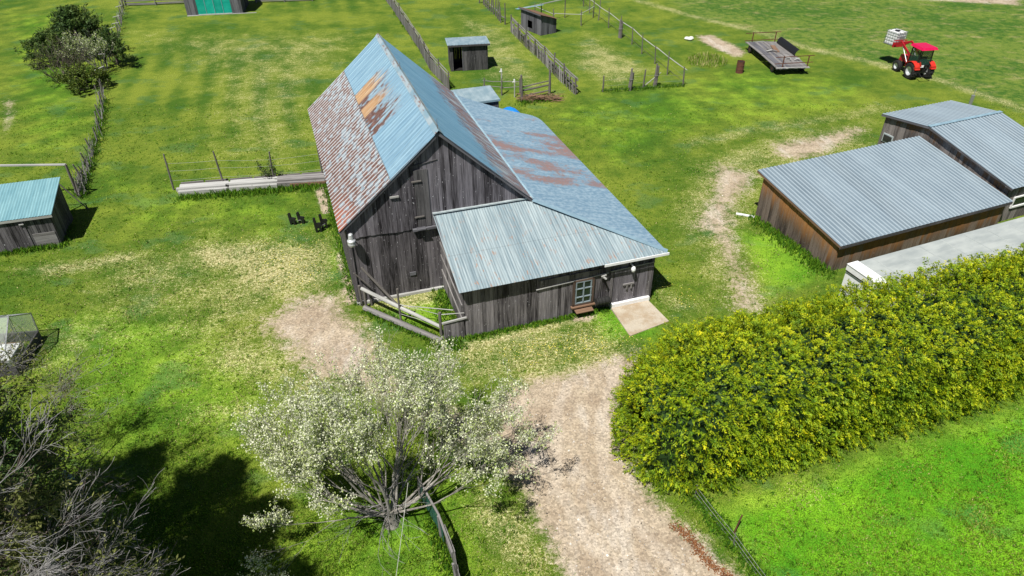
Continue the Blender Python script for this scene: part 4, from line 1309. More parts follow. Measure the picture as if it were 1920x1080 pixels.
# old stick fence down the left
path = PX((230, -5), (233, 20), (224, 66), (205, 120), (193, 165), (195, 200), (190, 235), (185, 262), (172, 300), (160, 335), (151, 372))
t, tops = fence('stick_fence', 'old grey stick-and-wire fence winding down past the bushes', path, 2.0, 1.15, .05, wires=(.3, .6, .9), hvar=.2, lean=.15)
for i in (3, 5, 7, 8, 9, 11, 13, 15):
    if i < len(tops):
        p, tip, d = tops[i]
        a = rnd.uniform(-.6, .6)
        m = MB(); m.beam(tip + Vector((-.25, -.1, -.02)), tip + Vector((.3, .15 + a * .3, .08 + a * .2)), .09, .035); m.build('cross_piece', M['pale'], t, world=True)
m = MB(); Lp = plen(path)
for k in range(330):
    s = rnd.uniform(0, Lp); p, d = at_dist(path, s)
    if k < 120: s = Lp - abs(rnd.gauss(0, 3.0)); p, d = at_dist(path, max(0, s))
    q = p + Vector((rnd.uniform(-.25, .25), rnd.uniform(-.2, .2), rnd.uniform(0, .4)))
    m.tube([q, q + d * rnd.uniform(-.6, .6) + Z * rnd.uniform(.2, .8) + Vector((rnd.uniform(-.2, .2), 0, 0))], [.02, .012], 3, False)
m.build('sticks', M['fence'], t, world=True)['kind'] = 'stuff'

# pole frames behind the teal roofed shed
p0, p1 = gp(148, 370), gp(4, 372)
t = thing('pole_fence', 'tall open fence of two posts and a long pale top rail behind the garden shed', 'fence', p0)
for p in (p0, p1):
    m = MB(); m.tube([p, p + Z * 1.95], .07, 7); m.build('post', M['post'], t, world=True)
m = MB(); m.beam(p0 + Z * 1.95, p1 + Z * 1.95 + (p1 - p0).normalized() * 3, .12, .07); m.build('top_rail', M['pale'], t, world=True)
p0, p1 = gp(130, 396), gp(-40, 410)
t = thing('pole_fence', 'low open post-and-rail fence close behind the teal roof', 'fence', p0)
for p in (p0, p1):
    m = MB(); m.tube([p, p + Z * 1.75], .05, 7); m.build('post', M['post'], t, world=True)
m = MB(); m.tube([p0 + Z * 1.75, p1 + Z * 1.75], .035, 6); m.build('top_rail', M['pale'], t, world=True)
m = MB(); m.tube([p0 + Z * 1.7, p0 + Vector((.9, .2, 0))], .03, 6); m.build('brace', M['post'], t, world=True)

# timber edged bed with a wire fence
path = PX((326, 356), (398, 350), (470, 344), (542, 338), (606, 333))
fence('wire_fence', 'tall thin post-and-wire fence along the timber-edged bed', path, 3.0, 1.9, .05, wires=(.5, 1.0, 1.4), hvar=.25, lean=.12)
a, b = gp(334, 366), gp(610, 344)
t = thing('timber_bed', 'long bed edged with split grey timbers left of the barn', 'garden bed', a, math.atan2((b - a).y, (b - a).x))
Lb2 = (b - a).length
for k in range(3):
    m = MB()
    for j, (y, z, h) in enumerate(((0, .12, .24), (.18, .25, .16), (.40, .26, .1), (.62, .24, .12))):
        x0 = Lb2 * k / 3 + rnd.uniform(-.1, .1)
        m.beam((x0, y, z + .02 * k), (x0 + Lb2 / 3 - .04, y + rnd.uniform(-.05, .05), z), .2, h)
    m.build('edging_timber', M['pale' if k != 2 else 'fence'], t)
m = MB(); m.beam((Lb2 - 1.9, -.12, .12), (Lb2 + .05, -.15, .12), .1, .2); m.build('brown_timber', M['brown'], t)
for k in range(6):
    m = MB(); m.beam((Lb2 * k / 6, 1.0, .16), (Lb2 * (k + 1) / 6 - .1, 1.0 + rnd.uniform(-.06, .06), .18), .05, .22); m.build('back_board', M['fence'], t)
m = MB(); m.box((Lb2 / 2, .78, .08), (Lb2, .3, .12)); m.build('soil', M['brown'], t)

# pen in the corner of barn and annex
A_, B_, C_ = bl(.18, -.35), bl(2.86, -3.55), bl(3.75, -3.72)
t = thing('corner_pen_fence', 'leaning log-rail pen fence in the corner between barn and annex', 'fence', A_, .3172)
def wb(*p): return bl(*p)
m = MB(); m.tube([wb(.22, -.3, .95), wb(1.5, -1.85, .78), wb(2.86, -3.5, .62)], [.08, .085, .07], 8); m.build('log_rail', M['pale'], t, world=True)
m = MB(); m.tube([wb(.2, -.55, .12), wb(1.5, -2.2, .14), wb(2.8, -3.75, .12)], [.12, .13, .11], 8); m.build('ground_log', M['fence'], t, world=True)
m = MB(); m.tube([wb(.36, -.25, 1.95), wb(1.6, -.9, .12)], [.05, .06], 7); m.build('prop_pole', M['post'], t, world=True)
m = MB(); m.tube([wb(.02, -.25, 1.75), wb(.6, -.3, .95)], [.03, .03], 6); m.build('prop_pole', M['post'], t, world=True)
for (x, y, h, r) in ((.3, -.42, .9, .06), (1.5, -1.95, 1.75, .045), (2.84, -3.5, 1.35, .06), (.14, -.2, 1.05, .06), (.55, -.3, .6, .06)):
    m = MB(); m.tube([wb(x, y, 0), wb(x, y, h)], r, 7); m.build('post', M['post'], t, world=True)
m = MB(); m.tube([wb(1.5, -1.95, 1.0), wb(2.84, -3.5, 1.25)], .012, 4, False); m.tube([wb(2.84, -3.5, 1.25), wb(3.76, -3.76, 1.3)], .02, 4, False); m.tube([wb(1.5, -1.95, .5), wb(2.84, -3.5, .7)], .01, 4, False); m.build('wire_strand', M['pale'], t, world=True)
m = MB(); m.tube([wb(1.5, -1.9, .9), wb(3.5, -3.0, .95)], .02, 5); m.build('thin_rail', M['pale'], t, world=True)
q0, q1 = wb(2.9, -3.72, 0), wb(3.76, -3.72, 0)
m = MB(); planks(m, q0, q1 - q0, (BM.to_3x3() @ -Y), (q1 - q0).length, .92, .02, .17, .025, ragged=.02); m.build('board_panel', M['annex'], t, world=True)
m = MB(); m.beam(wb(2.85, -3.74, .97), wb(3.85, -3.76, 1.05), .07, .07); m.build('cap_rail', M['pale'], t, world=True)

# fence with green mesh and boards at the bottom
path = [gp(788, 934), gp(826, 1003), gp(852, 1075), gp(862, 1130), gp(872, 1200)]
t, _ = fence('garden_fence', 'short fence of green mesh and grey boards under the blossom tree', path, 1.5, 1.0, .045, hvar=.05, mat='fence')
seg = [p + Z * .98 for p in path]
m = MB(); m.beam(seg[0], seg[1], .06, .04); m.beam(seg[1], seg[2], .06, .04); m.build('top_rail', M['fence'], t, world=True)
m = MB()
for a, b in ((path[0], path[1]), (path[1], path[1].lerp(path[2], .3))):
    m.face([a + Z * .03, b + Z * .03, b + Z * .95, a + Z * .95])
NTm = glass('green_mesh', (0.03, 0.13, 0.11), .6, .62)
m.build('mesh_panel', NTm, t, world=True)
m = MB(); a = path[1].lerp(path[2], .3)
for a, b in ((a, path[2]), (path[2], path[3]), (path[3], path[4])):
    d = b - a; n_ = Vector((d.y, -d.x, 0)).normalized()
    planks(m, a - n_ * .05, d, -n_, d.length, lambda s: 1.0, .03, .13, .02, ragged=.04, jit=.015)
m.build('board_panel', M['fence'], t, world=True)

# low wire fence by the lawn
t, _ = fence('lawn_fence', 'low dark wire-mesh fence between the driveway edge and the lawn', PX((1302, 932), (1345, 985), (1385, 1035), (1425, 1085), (1540, 1260)), 2.2, .6, .018, wires=(.12, .3, .5), hvar=.03, mat='wire')
p = gp(1375, 1002)
m = MB(); m.tube([p, p + Vector((.12, .05, .85))], .022, 6)
tag(m.build('stake', M['rust'], origin=p), 'thin dark stake leaning on the lawn beside the wire fence', 'stake')


# ------------------------------------------------------------------ black bench frames by the barn wall
def bench(p0, p1, face, h, label):
    """two upright black end pieces at p0 and p1 joined by a thin bar"""
    t = thing('garden_bench', label, 'bench', p0, 0, 'black bench frames by the barn')
    f = Vector((math.cos(face), math.sin(face), 0))
    g = Vector((-f.y, f.x, 0))
    prof = [(-.18, 0), (-.25, .93), (-.17, 1.0), (-.08, .95), (-.05, .62), (.22, .60), (.27, .5), (.20, .42), (.20, 0), (.08, 0), (.06, .28), (-.04, .28), (-.06, 0)]
    for p in (p0, p1):
        m = MB(); n_ = len(prof)
        A_ = [p + f * x * .75 + Z * (y * h) - g * .05 for x, y in prof]; B_ = [q + g * .10 for q in A_]
        m.face(A_[::-1]); m.face(B_)
        for k in range(n_): m.face([A_[k], A_[(k + 1) % n_], B_[(k + 1) % n_], B_[k]])
        m.build('end_frame', M['black'], t, world=True)
    m = MB(); m.beam(p0 + Z * h * .33 + f * .1, p1 + Z * h * .33 + f * .1, .03, .03); m.build('cross_bar', M['steel'], t, world=True)
    return t


bench(gp(550, 421), gp(566, 419), math.radians(-10), .66, 'pair of upright black bench ends joined by a bar, farther from the barn')
bench(gp(598, 435), gp(609, 428), math.radians(15), .84, 'pair of upright black bench ends nearest the barn wall')

# ------------------------------------------------------------------ wagon, barrel, rock, blade
def wagon():
    q = [gp(1398, 79, .62), gp(1445, 77, .62), gp(1499, 110, .62), gp(1456, 127, .62)]
    a, b = q[3], q[0]
    yaw = math.atan2((b - a).y, (b - a).x) - math.pi / 2
    t = thing('hay_wagon', 'old flat grey plank hay wagon with rusty end racks', 'wagon', (a.x, a.y, 0), yaw)
    Mi = t.matrix_world.inverted()
    Wd = (Mi @ q[2]).x; Lw = (Mi @ q[0]).y
    Wd = max(1.9, min(2.6, Wd)); 
    for k in range(11):
        x = Wd * (k + .5) / 11
        m = MB()
        m.beam((x, -.05 + rnd.uniform(-.08, .08), .56), (x, Lw * .47, .64 + rnd.uniform(-.01, .02)), Wd / 11 - .015, .04)
        m.beam((x, Lw * .48, .64), (x, Lw + rnd.uniform(-.1, .1), .62 + rnd.uniform(-.02, .03)), Wd / 11 - .015, .04)
        m.build('deck_plank', M['fence' if rnd.random() < .6 else 'grey'], t)
    for x in (.35, Wd - .35):
        m = MB(); m.beam((x, 0, .5), (x, Lw, .53), .1, .12); m.build('beam', M['dark'], t)
    for y, ax in ((.9, .3), (Lw - .9, .3)):
        m = MB(); m.beam((.1, y, .3), (Wd - .1, y, .3), .08, .08); m.build('axle', M['rust'], t)
        for x in (.12, Wd - .12):
            m = MB(); m.lathe((x, y, .3), [(.12, -.08), (.3, -.08), (.3, .08), (.12, .08)], 14, axis='x'); w = m.build('wheel', M['tyre'], t)
            m = MB(); m.lathe((x, y, .3), [(0, -.07), (.14, -.06), (.14, .06), (0, .07)], 12, axis='x'); m.build('rim', M['rust'], w)
    for y in (.12, Lw - .12):
        for x in (.5, Wd - .15):
            m = MB(); m.beam((x, y, .5), (x, y, 1.45), .07, .05); m.build('rack_post', M['rust'], t)
        for z in ((1.4, .9) if y < 1 else (1.4, .8)):
            m = MB(); m.beam((-.15, y, z - .03), (Wd + .25, y, z + .03), .035, .05); m.build('rack_bar', M['rust'], t)
    m = MB(); m.beam((-.0, .05, .55), (Wd, .05, .55), .09, .09); m.build('end_beam', M['pale'], t)
    m = MB(); m.beam((-.0, Lw - .05, .6), (Wd * .6, Lw - .05, .63), .12, .09); m.build('end_beam', M['pale'], t)
    return t, Wd, Lw


WG, WW, WL = wagon()
WMx = WG.matrix_world
o = MB(); n_ = 8
for i in range(n_):
    a0, a1 = -.2 + 1.5 * i / n_, -.2 + 1.5 * (i + 1) / n_
    f = lambda a: Vector((WW - .05 + .42 * (1 - math.cos(a)) - .1, 0, .66 + .62 * math.sin(a) * .8))
    p, q = f(a0), f(a1)
    P = []
    for pp in (p, q):
        for y in (WL * .38, WL * .92):
            P.append(WMx @ Vector((pp.x, y, pp.z)))
    off = WMx.to_3x3() @ Vector((.03, 0, 0))
    o.hexa([P[0], P[1], P[1] + off, P[0] + off, P[2], P[3], P[3] + off, P[2] + off], Z)
tag(o.build('snow_blade', M['black'], origin=WMx @ Vector((WW, WL * .6, .66))), 'black curved steel blade lying along the wagon edge', 'blade')
for k, (x, y, rz, ln, mt, lb) in enumerate(((WW * .62, WL * .66, .15, 1.7, 'brown', 'brown board lying on the wagon in front of the blade'), (WW * .46, WL * .60, -.5, 1.0, 'fence', 'short slanted grey board on the wagon deck'), (WW * .33, WL * .56, 1.2, .5, 'pale', 'small pale timber offcut on the wagon deck'))):
    c = WMx @ Vector((x, y, .70 + .04 * k)); m = MB()
    d = WMx.to_3x3() @ Vector((math.sin(rz), math.cos(rz), 0))
    m.beam(c - d * ln / 2, c + d * ln / 2, .35 if k == 0 else .16, .06)
    tag(m.build('timber_board', M[mt], origin=c), lb, 'board')
for k, (x, y) in enumerate(((WW * .62, WL * .30), (WW * .8, WL * .24))):
    c = WMx @ Vector((x, y, .71)); m = MB()
    for j in range(4):
        m.beam(c + Vector((rnd.uniform(-.3, .3), rnd.uniform(-.3, .3), .02 * j)), c + Vector((rnd.uniform(-.4, .4), rnd.uniform(-.4, .4), .03 + .02 * j)), .07, .03)
    tag(m.build('scrap_pile', M['pale'], origin=c), ('heap of pale scrap sticks in the middle of the wagon', 'smaller scatter of sticks near the wagon rear rack')[k], 'scrap')

c = gp(1386, 136); t = thing('oil_drum', 'rusty brown oil drum standing in the grass by the wagon', 'drum', c)
m = MB(); m.lathe((0, 0, 0), [(.285, 0), (.3, .01), (.285, .03), (.285, .28), (.3, .3), (.285, .32), (.285, .57), (.3, .59), (.285, .61), (.285, .86), (.3, .88), (.28, .89)], 18); m.build('drum_shell', M['rust'], t)
m = MB(); m.lathe((0, 0, .80), [(0, 0), (.28, 0)], 18); m.build('drum_inner_disc', M['void'], t)  # near-black disc set a little below the rim
c = gp(1292, 75); m = MB()
for k in range(3):
    ce = c + Vector(((-.2, .18, 0)[k], (0, .1, -.12)[k], .12))
    pr = [(0, -.12), (.2, -.1), (.26, .02), (.17, .13), (0, .16)]
    m.lathe(ce, [(r * rnd.uniform(.8, 1.1), h) for r, h in pr], 8)
tag(m.build('rock', M['rock'], origin=c), 'white rock in the grass near the bare soil patch', 'rock')


# ------------------------------------------------------------------ tractor
def tractor():
    RLp, RRp = gp(1703, 147), gp(1734, 145)
    ax = (RRp - RLp); c = (RLp + RRp) / 2
    yaw = math.atan2(ax.y, ax.x)
    t = thing('tractor', 'red compact tractor with a cab and raised front loader, seen from behind', 'tractor', (c.x, c.y, 0), yaw)
    k = 1.0
    def wheel(x, y, r, w):
        m = MB(); m.lathe((x, y, r), [(r * .55, -w / 2), (r * .9, -w / 2), (r * .98, -w * .38), (r, -w * .2), (r, w * .2), (r * .98, w * .38), (r * .9, w / 2), (r * .55, w / 2)], 26, axis='x')
        nl = 18
        for i in range(nl):
            for s in (-1, 1):
                a = 2 * math.pi * (i + (.5 if s > 0 else 0)) / nl
                d = Vector((0, math.cos(a), math.sin(a))); tq = Vector((0, -math.sin(a), math.cos(a)))
                p = Vector((x, y, r)) + d * (r + .005)
                m.beam(p + Vector((s * .02, 0, 0)), p + Vector((s * w * .48, 0, 0)) + tq * .1 - d * .03, .05, .05)
        wo = m.build('wheel', M['tyre'], t)
        m = MB(); s = -1 if x < 0 else 1
        m.lathe((x, y, r), [(0, s * w * .1), (r * .3, s * w * .12), (r * .5, s * w * .42), (r * .57, s * w * .5), (r * .57, -s * w * .5), (0, -s * w * .3)], 20, axis='x'); m.build('rim', M['rim'], wo)
    wheel(-.68, 0, .58, .4); wheel(.68, 0, .58, .4)
    wheel(-.58, 1.75, .40, .3); wheel(.58, 1.75, .40, .3)
    m = MB(); m.box((0, .25, .62), (.55, .9, .4)); m.box((0, 1.2, .62), (.4, 1.4, .35)); m.box((0, 0, .58), (1.1, .22, .22)); m.box((0, 1.75, .42), (1.0, .16, .16)); m.build('chassis', M['black'], t)
    m = MB(); m.hexa([(-.3, .95, .78), (.3, .95, .78), (.25, 2.25, .7), (-.25, 2.25, .7), (-.28, .95, 1.32), (.28, .95, 1.32), (.2, 2.2, 1.15), (-.2, 2.2, 1.15)], Y); m.build('bonnet', M['red'], t)
    for s in (-1, 1):
        m = MB()
        for i in range(6):
            a0 = math.radians(20 + 24 * i); a1 = math.radians(20 + 24 * (i + 1)); R = .68
            P = []
            for a in (a0, a1):
                for xx in (s * .46, s * .86): P.append(Vector((xx, -R * math.cos(a), .58 + R * math.sin(a))))
            up_ = Z * .035
            m.hexa([P[0], P[1], P[3], P[2], P[0] + up_, P[1] + up_, P[3] + up_, P[2] + up_], X)
        m.box((s * .66, -.52, .92), (.4, .16, .2))
        m.build('fender', M['orange'], t)
    # cab
    pts = {'rl': (-.52, -.25, .95), 'rr': (.52, -.25, .95), 'fl': (-.5, .85, .8), 'fr': (.5, .85, .8)}
    for n_, p in pts.items():
        m = MB(); q = (p[0] * .95, p[1] * .9 + .02, 2.2); m.beam(p, q, .06, .06); m.build('cab_pillar', M['black'], t)
    m = MB(); m.box((0, -.26, 1.0), (1.06, .06, .12)); m.box((0, -.24, 1.55), (1.0, .04, .03)); m.build('cab_frame', M['black'], t)
    for P in ([(-.49, -.25, 1.06), (.49, -.25, 1.06), (.47, -.21, 2.16), (-.47, -.21, 2.16)], [(-.52, -.2, 1.0), (-.5, .8, .85), (-.48, .75, 2.16), (-.5, -.2, 2.16)], [(.52, -.2, 1.0), (.5, .8, .85), (.48, .75, 2.16), (.5, -.2, 2.16)], [(-.48, .84, .9), (.48, .84, .9), (.46, .77, 2.16), (-.46, .77, 2.16)]):
        m = MB(); m.face(P); m.build('cab_window', M['cabglass'], t)
    m = MB(); zr = 2.2
    m.hexa([(-.66, -.5, zr), (.66, -.5, zr), (.64, 1.0, zr), (-.64, 1.0, zr), (-.55, -.38, zr + .16), (.55, -.38, zr + .16), (.52, .88, zr + .16), (-.52, .88, zr + .16)], Y); m.build('cab_roof', M['redroof'], t)
    m = MB(); m.box((0, .12, 1.05), (.46, .46, .12)); m.box((0, -.1, 1.35), (.46, .1, .55)); m.build('seat', M['black'], t)
    m = MB(); m.lathe((0, .55, 1.35), [(.17, -.015), (.19, 0), (.17, .015)], 14); m.build('steering_wheel', M['black'], t)
    # rear linkage, plate and triangle
    m = MB(); m.beam((-.3, -.2, .55), (-.4, -.95, .4), .06, .06); m.beam((.3, -.2, .55), (.4, -.95, .4), .06, .06); m.beam((0, -.2, .85), (0, -.7, .75), .05, .05); m.beam((-.45, -.95, .4), (.45, -.95, .4), .05, .05); m.build('linkage', M['black'], t)
    m = MB(); m.box((-.13, -.34, .98), (.24, .03, .16)); m.build('number_plate', M['white'], t)
    m = MB(); tri = [(-.58, -.36, .98), (-.18, -.36, .98), (-.38, -.36, 1.34)]
    m.face(tri); m.face([(x, y + .02, z) for x, y, z in reversed(tri)])
    for i in range(3):
        a, b = tri[i], tri[(i + 1) % 3]; m.face([a, b, (b[0], b[1] + .02, b[2]), (a[0], a[1] + .02, a[2])])
    m.build('warning_triangle', M['orange'], t, label='orange-red reflective triangle')
    m = MB(); m.tube([(.3, 1.5, 1.2), (.3, 1.5, 2.0)], .035, 8); m.build('exhaust', M['black'], t)
    # loader
    for s in (-1, 1):
        m = MB(); m.beam((s * .42, .95, .6), (s * .42, .95, 1.45), .1, .16); m.build('loader_post', M['red'], t)
        m = MB(); m.beam((s * .42, .92, 1.42), (s * .42, 2.3, 2.05), .08, .15); m.beam((s * .42, 2.28, 2.06), (s * .42, 3.0, 1.62), .08, .14); m.build('loader_arm', M['red'], t)
        m = MB(); m.tube([(s * .42, 1.1, .9), (s * .42, 2.1, 1.9)], .035, 8); m.build('loader_ram', M['steel'], t)
    m = MB(); m.beam((-.55, 3.02, 1.62), (.55, 3.02, 1.62), .1, .35); m.beam((-.55, 2.98, 1.95), (.55, 2.98, 1.95), .05, .06); m.beam((-.42, 2.3, 2.03), (.42, 2.3, 2.03), .08, .08); m.build('loader_carriage', M['red'], t)
    for s in (-.32, .32):
        m = MB(); m.beam((s, 3.05, 1.47), (s, 4.15, 1.45), .1, .045); m.build('fork_tine', M['black'], t)
    return t


TR = tractor()


def ibc():
    loc = TR.matrix_world @ Vector((0, 3.66, 1.475))
    t = thing('liquid_tank', 'white caged liquid tank carried on the tractor forks', 'tank', loc, TR.rotation_euler.z + math.radians(14))
    w, d, h = 1.0, 1.1, 1.0
    m = MB(); m.box((0, 0, .05), (w + .04, d + .04, .04)); 
    for x in (-.42, 0, .42): m.box((x, 0, .01), (.14, d, .06))
    m.build('pallet', M['steel'], t)
    m = MB(); q = [(-1, -1), (1, -1), (1, 1), (-1, 1)]
    P = [(i * (w / 2 - .04), j * (d / 2 - .04), .07) for i, j in q] + [(i * (w / 2 - .05), j * (d / 2 - .05), h) for i, j in q]
    m.hexa(P, Z); tk = m.build('tank', M['white'], t)
    m = MB(); m.lathe((0, 0, h), [(.2, 0), (.2, .05), (.17, .07), (0, .07)], 16); m.build('lid', M['black'], tk)
    m = MB(); nb = 0
    for z in (.16, .38, .6, .82, h + .01):
        for s in (-1, 1):
            m.tube([(s * w / 2, -d / 2, z), (s * w / 2, d / 2, z)], .014, 5); m.tube([(-w / 2, s * d / 2, z), (w / 2, s * d / 2, z)], .014, 5)
    for i in range(6):
        for s in (-1, 1):
            x = -w / 2 + w * i / 5; y = -d / 2 + d * i / 5
            m.tube([(x, s * d / 2, .06), (x, s * d / 2, h + .01)], .014, 5); m.tube([(s * w / 2, y, .06), (s * w / 2, y, h + .01)], .014, 5)
    for x in (-.22, .22): m.box((x, 0, h + .015), (.05, d, .02))
    m.build('cage', M['steel'], t)
    m = MB(); m.box((.0, -d / 2 - .012, .48), (.5, .01, .36)); m.build('label_plate', M['steel'], t)


ibc()


# ------------------------------------------------------------------ vegetation
def cards(name, P, A, B, tint, bright, mat, parent=None, origin=None, fold=0.0):
    """many small leaf-shaped faces: centre P, half length A, half width B"""
    n = len(P)
    if parent is not None:
        Mi = np.array(parent.matrix_world.inverted()); P = P @ Mi[:3, :3].T + Mi[:3, 3]; A = A @ Mi[:3, :3].T; B = B @ Mi[:3, :3].T
    if origin is not None: P = P - np.array(origin)
    V = np.empty((n, 4, 3)); V[:, 0] = P - A; V[:, 1] = P + B + A * .15; V[:, 2] = P + A; V[:, 3] = P - B + A * .15
    me = bpy.data.meshes.new(name)
    me.vertices.add(4 * n); me.vertices.foreach_set('co', V.astype(np.float32).ravel())
    me.loops.add(4 * n); me.loops.foreach_set('vertex_index', np.arange(4 * n, dtype=np.int32))
    me.polygons.add(n); me.polygons.foreach_set('loop_start', np.arange(0, 4 * n, 4, dtype=np.int32)); me.polygons.foreach_set('loop_total', np.full(n, 4, np.int32))
    uv = me.uv_layers.new(name='UVMap')
    U = np.repeat(np.stack([np.clip(tint, 0.01, .99), np.clip(bright, 0, 1)], -1), 4, axis=0)
    uv.data.foreach_set('uv', U.astype(np.float32).ravel())
    me.update(calc_edges=True); me.materials.append(mat)
    o = bpy.data.objects.new(name, me); COL.objects.link(o)
    if parent is not None: o.parent = parent
    if origin is not None: o.location = origin
    return o


def unit(v): return v / (np.linalg.norm(v, axis=-1, keepdims=True) + 1e-9)


def vnoise(P, s, seed=0):
    """cheap smooth noise, about -1..1"""
    r = np.random.RandomState(seed); out = np.zeros(len(P))
    for i in range(5):
        k = r.normal(size=3) * s * (1.0 + .35 * i); out += np.sin(P @ k + r.uniform(0, 6.28))
    return out / 2.6


def hedge():
    rs = np.random.RandomState(3)
    P0 = np.array([6.42, 14.08, 0]); d = np.array([math.cos(math.radians(19.2)), math.sin(math.radians(19.2)), 0]); nrm = np.array([-d[1], d[0], 0])
    w, h, L = 2.2, 3.75, 22.0
    C0 = P0 + nrm * (w + .05) - d * .1
    t = thing('hedge', 'tall broad golden-green cedar hedge running from the driveway to the right edge', 'hedge', tuple(C0))
    nc = 23000
    s = rs.uniform(-w * .95, L, nc)
    tg = np.linspace(0, math.pi, 721)       # even spread along the section outline
    gx = np.sign(np.cos(tg)) * np.abs(np.cos(tg)) ** .55 * w; gz = np.sin(tg) ** .55 * h
    arc = np.concatenate([[0], np.cumsum(np.hypot(np.diff(gx), np.diff(gz)))])
    th = np.interp(rs.uniform(0, arc[-1], nc), arc, tg)
    cap = s < 0
    # profile: full-bodied sides, rounded top
    cx = np.sign(np.cos(th)) * np.abs(np.cos(th)) ** .55; cz = np.sin(th) ** .55
    ph = rs.uniform(math.pi / 2, 3 * math.pi / 2, nc)
    # individual cedars make the outline bulge
    hv = h * (1 + .03 * np.sin(s * 2 * math.pi / 1.35) + .025 * np.sin(s * 1.05 + 1) + .02 * np.sin(s * 2.9))
    hv = hv * (1 - .16 * np.clip((1.6 - s) / 3.4, 0, 1) ** 2)
    wv = w * (1 + .035 * np.sin(s * 2 * math.pi / 1.35 + .6) + .02 * np.sin(s * .8))
    r_in = 1 - np.abs(rs.normal(0, .05, nc)) - .03
    r_in *= 1 + .05 * rs.normal(0, 1, nc) * .5
    P = np.where(cap[:, None], C0 + (d * np.cos(ph)[:, None] + nrm * np.sin(ph)[:, None]) * (w * np.abs(np.cos(th)) ** .6 * r_in)[:, None], C0 + d * s[:, None] + nrm * (cx * wv * r_in)[:, None])
    P[:, 2] = .1 + (hv * cz * r_in)
    Nn = np.where(cap[:, None], (d * np.cos(ph)[:, None] + nrm * np.sin(ph)[:, None]) * np.abs(np.cos(th))[:, None], nrm * np.cos(th)[:, None])
    Nn[:, 2] = np.sin(th) * .8; Nn = unit(Nn); P[:, 2] = np.maximum(P[:, 2], .12 + .1 * rs.uniform(size=nc))
    lump = vnoise(P, 2.1, 5)
    P = P + Nn * (lump * .05 + vnoise(P, 4.6, 6) * .10 + vnoise(P, 9.5, 16) * .12)[:, None]
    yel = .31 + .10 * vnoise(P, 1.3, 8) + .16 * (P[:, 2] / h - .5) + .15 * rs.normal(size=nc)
    k = 24
    PP = np.repeat(P, k, 0); m = nc * k
    # each cluster is one flat drooping frond that points out and up
    cd_ = unit(Nn + rs.normal(0, .45, (nc, 3)) + np.array([0, 0, .30]))
    cf_ = unit(np.cross(cd_, rs.normal(size=(nc, 3)))); cs_ = np.cross(cd_, cf_)
    fl = np.repeat(rs.uniform(.16, .34, nc), k)
    tt = rs.uniform(0, 1, m) ** .8; ww = rs.normal(0, .30, m) * (1.05 - tt * .75)
    CD = np.repeat(cd_, k, 0); CS = np.repeat(cs_, k, 0); CF = np.repeat(cf_, k, 0)
    off = CD * (fl * tt)[:, None] + CS * (fl * ww)[:, None] + CF * (rs.normal(0, .06, m) * fl)[:, None]
    off[:, 2] -= (fl * tt) ** 2 * 1.1
    dirv = unit(CD + CS * (np.sign(ww) * .75)[:, None] + rs.normal(0, .25, (m, 3)))
    ln = rs.uniform(.018, .05, m)
    A = dirv * ln[:, None]; A[:, 2] -= ln * .25
    face = unit(CF * np.sign(np.sum(CF * np.repeat(Nn, k, 0), -1, keepdims=True)) * .6 + np.repeat(Nn, k, 0) * .8 + rs.normal(0, .3, (m, 3)))
    B = unit(np.cross(A, face)) * (ln * rs.uniform(.28, .5, m))[:, None]
    tip = tt
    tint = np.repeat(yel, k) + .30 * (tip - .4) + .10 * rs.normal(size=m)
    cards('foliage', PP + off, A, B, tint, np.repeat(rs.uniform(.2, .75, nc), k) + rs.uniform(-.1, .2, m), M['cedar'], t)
    # taller wisps at the top
    # inner woody mass so the hedge is not see-through
    mb = MB(); rings = []
    ns, na = 60, 14
    for i in range(ns + 1):
        ss = -w * .7 + (L + w * .7) * i / ns
        shr = .72 if ss > 0 else .72 * math.sqrt(max(0.02, 1 - (ss / (w * .78)) ** 2))
        row = []
        for j in range(na + 1):
            a = math.pi * j / na
            x = math.copysign(abs(math.cos(a)) ** .55, math.cos(a)) * w * shr; z = .12 + math.sin(a) ** .55 * h * .74 * (shr / .72) ** .3
            row.append(C0 + d * ss + nrm * x + np.array([0, 0, z]) + rs.normal(0, .05, 3))
        rings.append(row)
    for i in range(ns):
        for j in range(na): mb.face([rings[i][j], rings[i + 1][j], rings[i + 1][j + 1], rings[i][j + 1]], [(.05, .2)] * 4)
    mb.build('inner_growth', M['conifer'], t, world=True)
    mb = MB()
    for i in range(16):
        p = C0 + d * (.2 + i * 1.35); mb2 = MB(); mb2.tube([p, p + np.array([0, 0, h * .6])], [.09, .04], 6); mb2.build('trunk', M['bark'], t, world=True)


hedge()


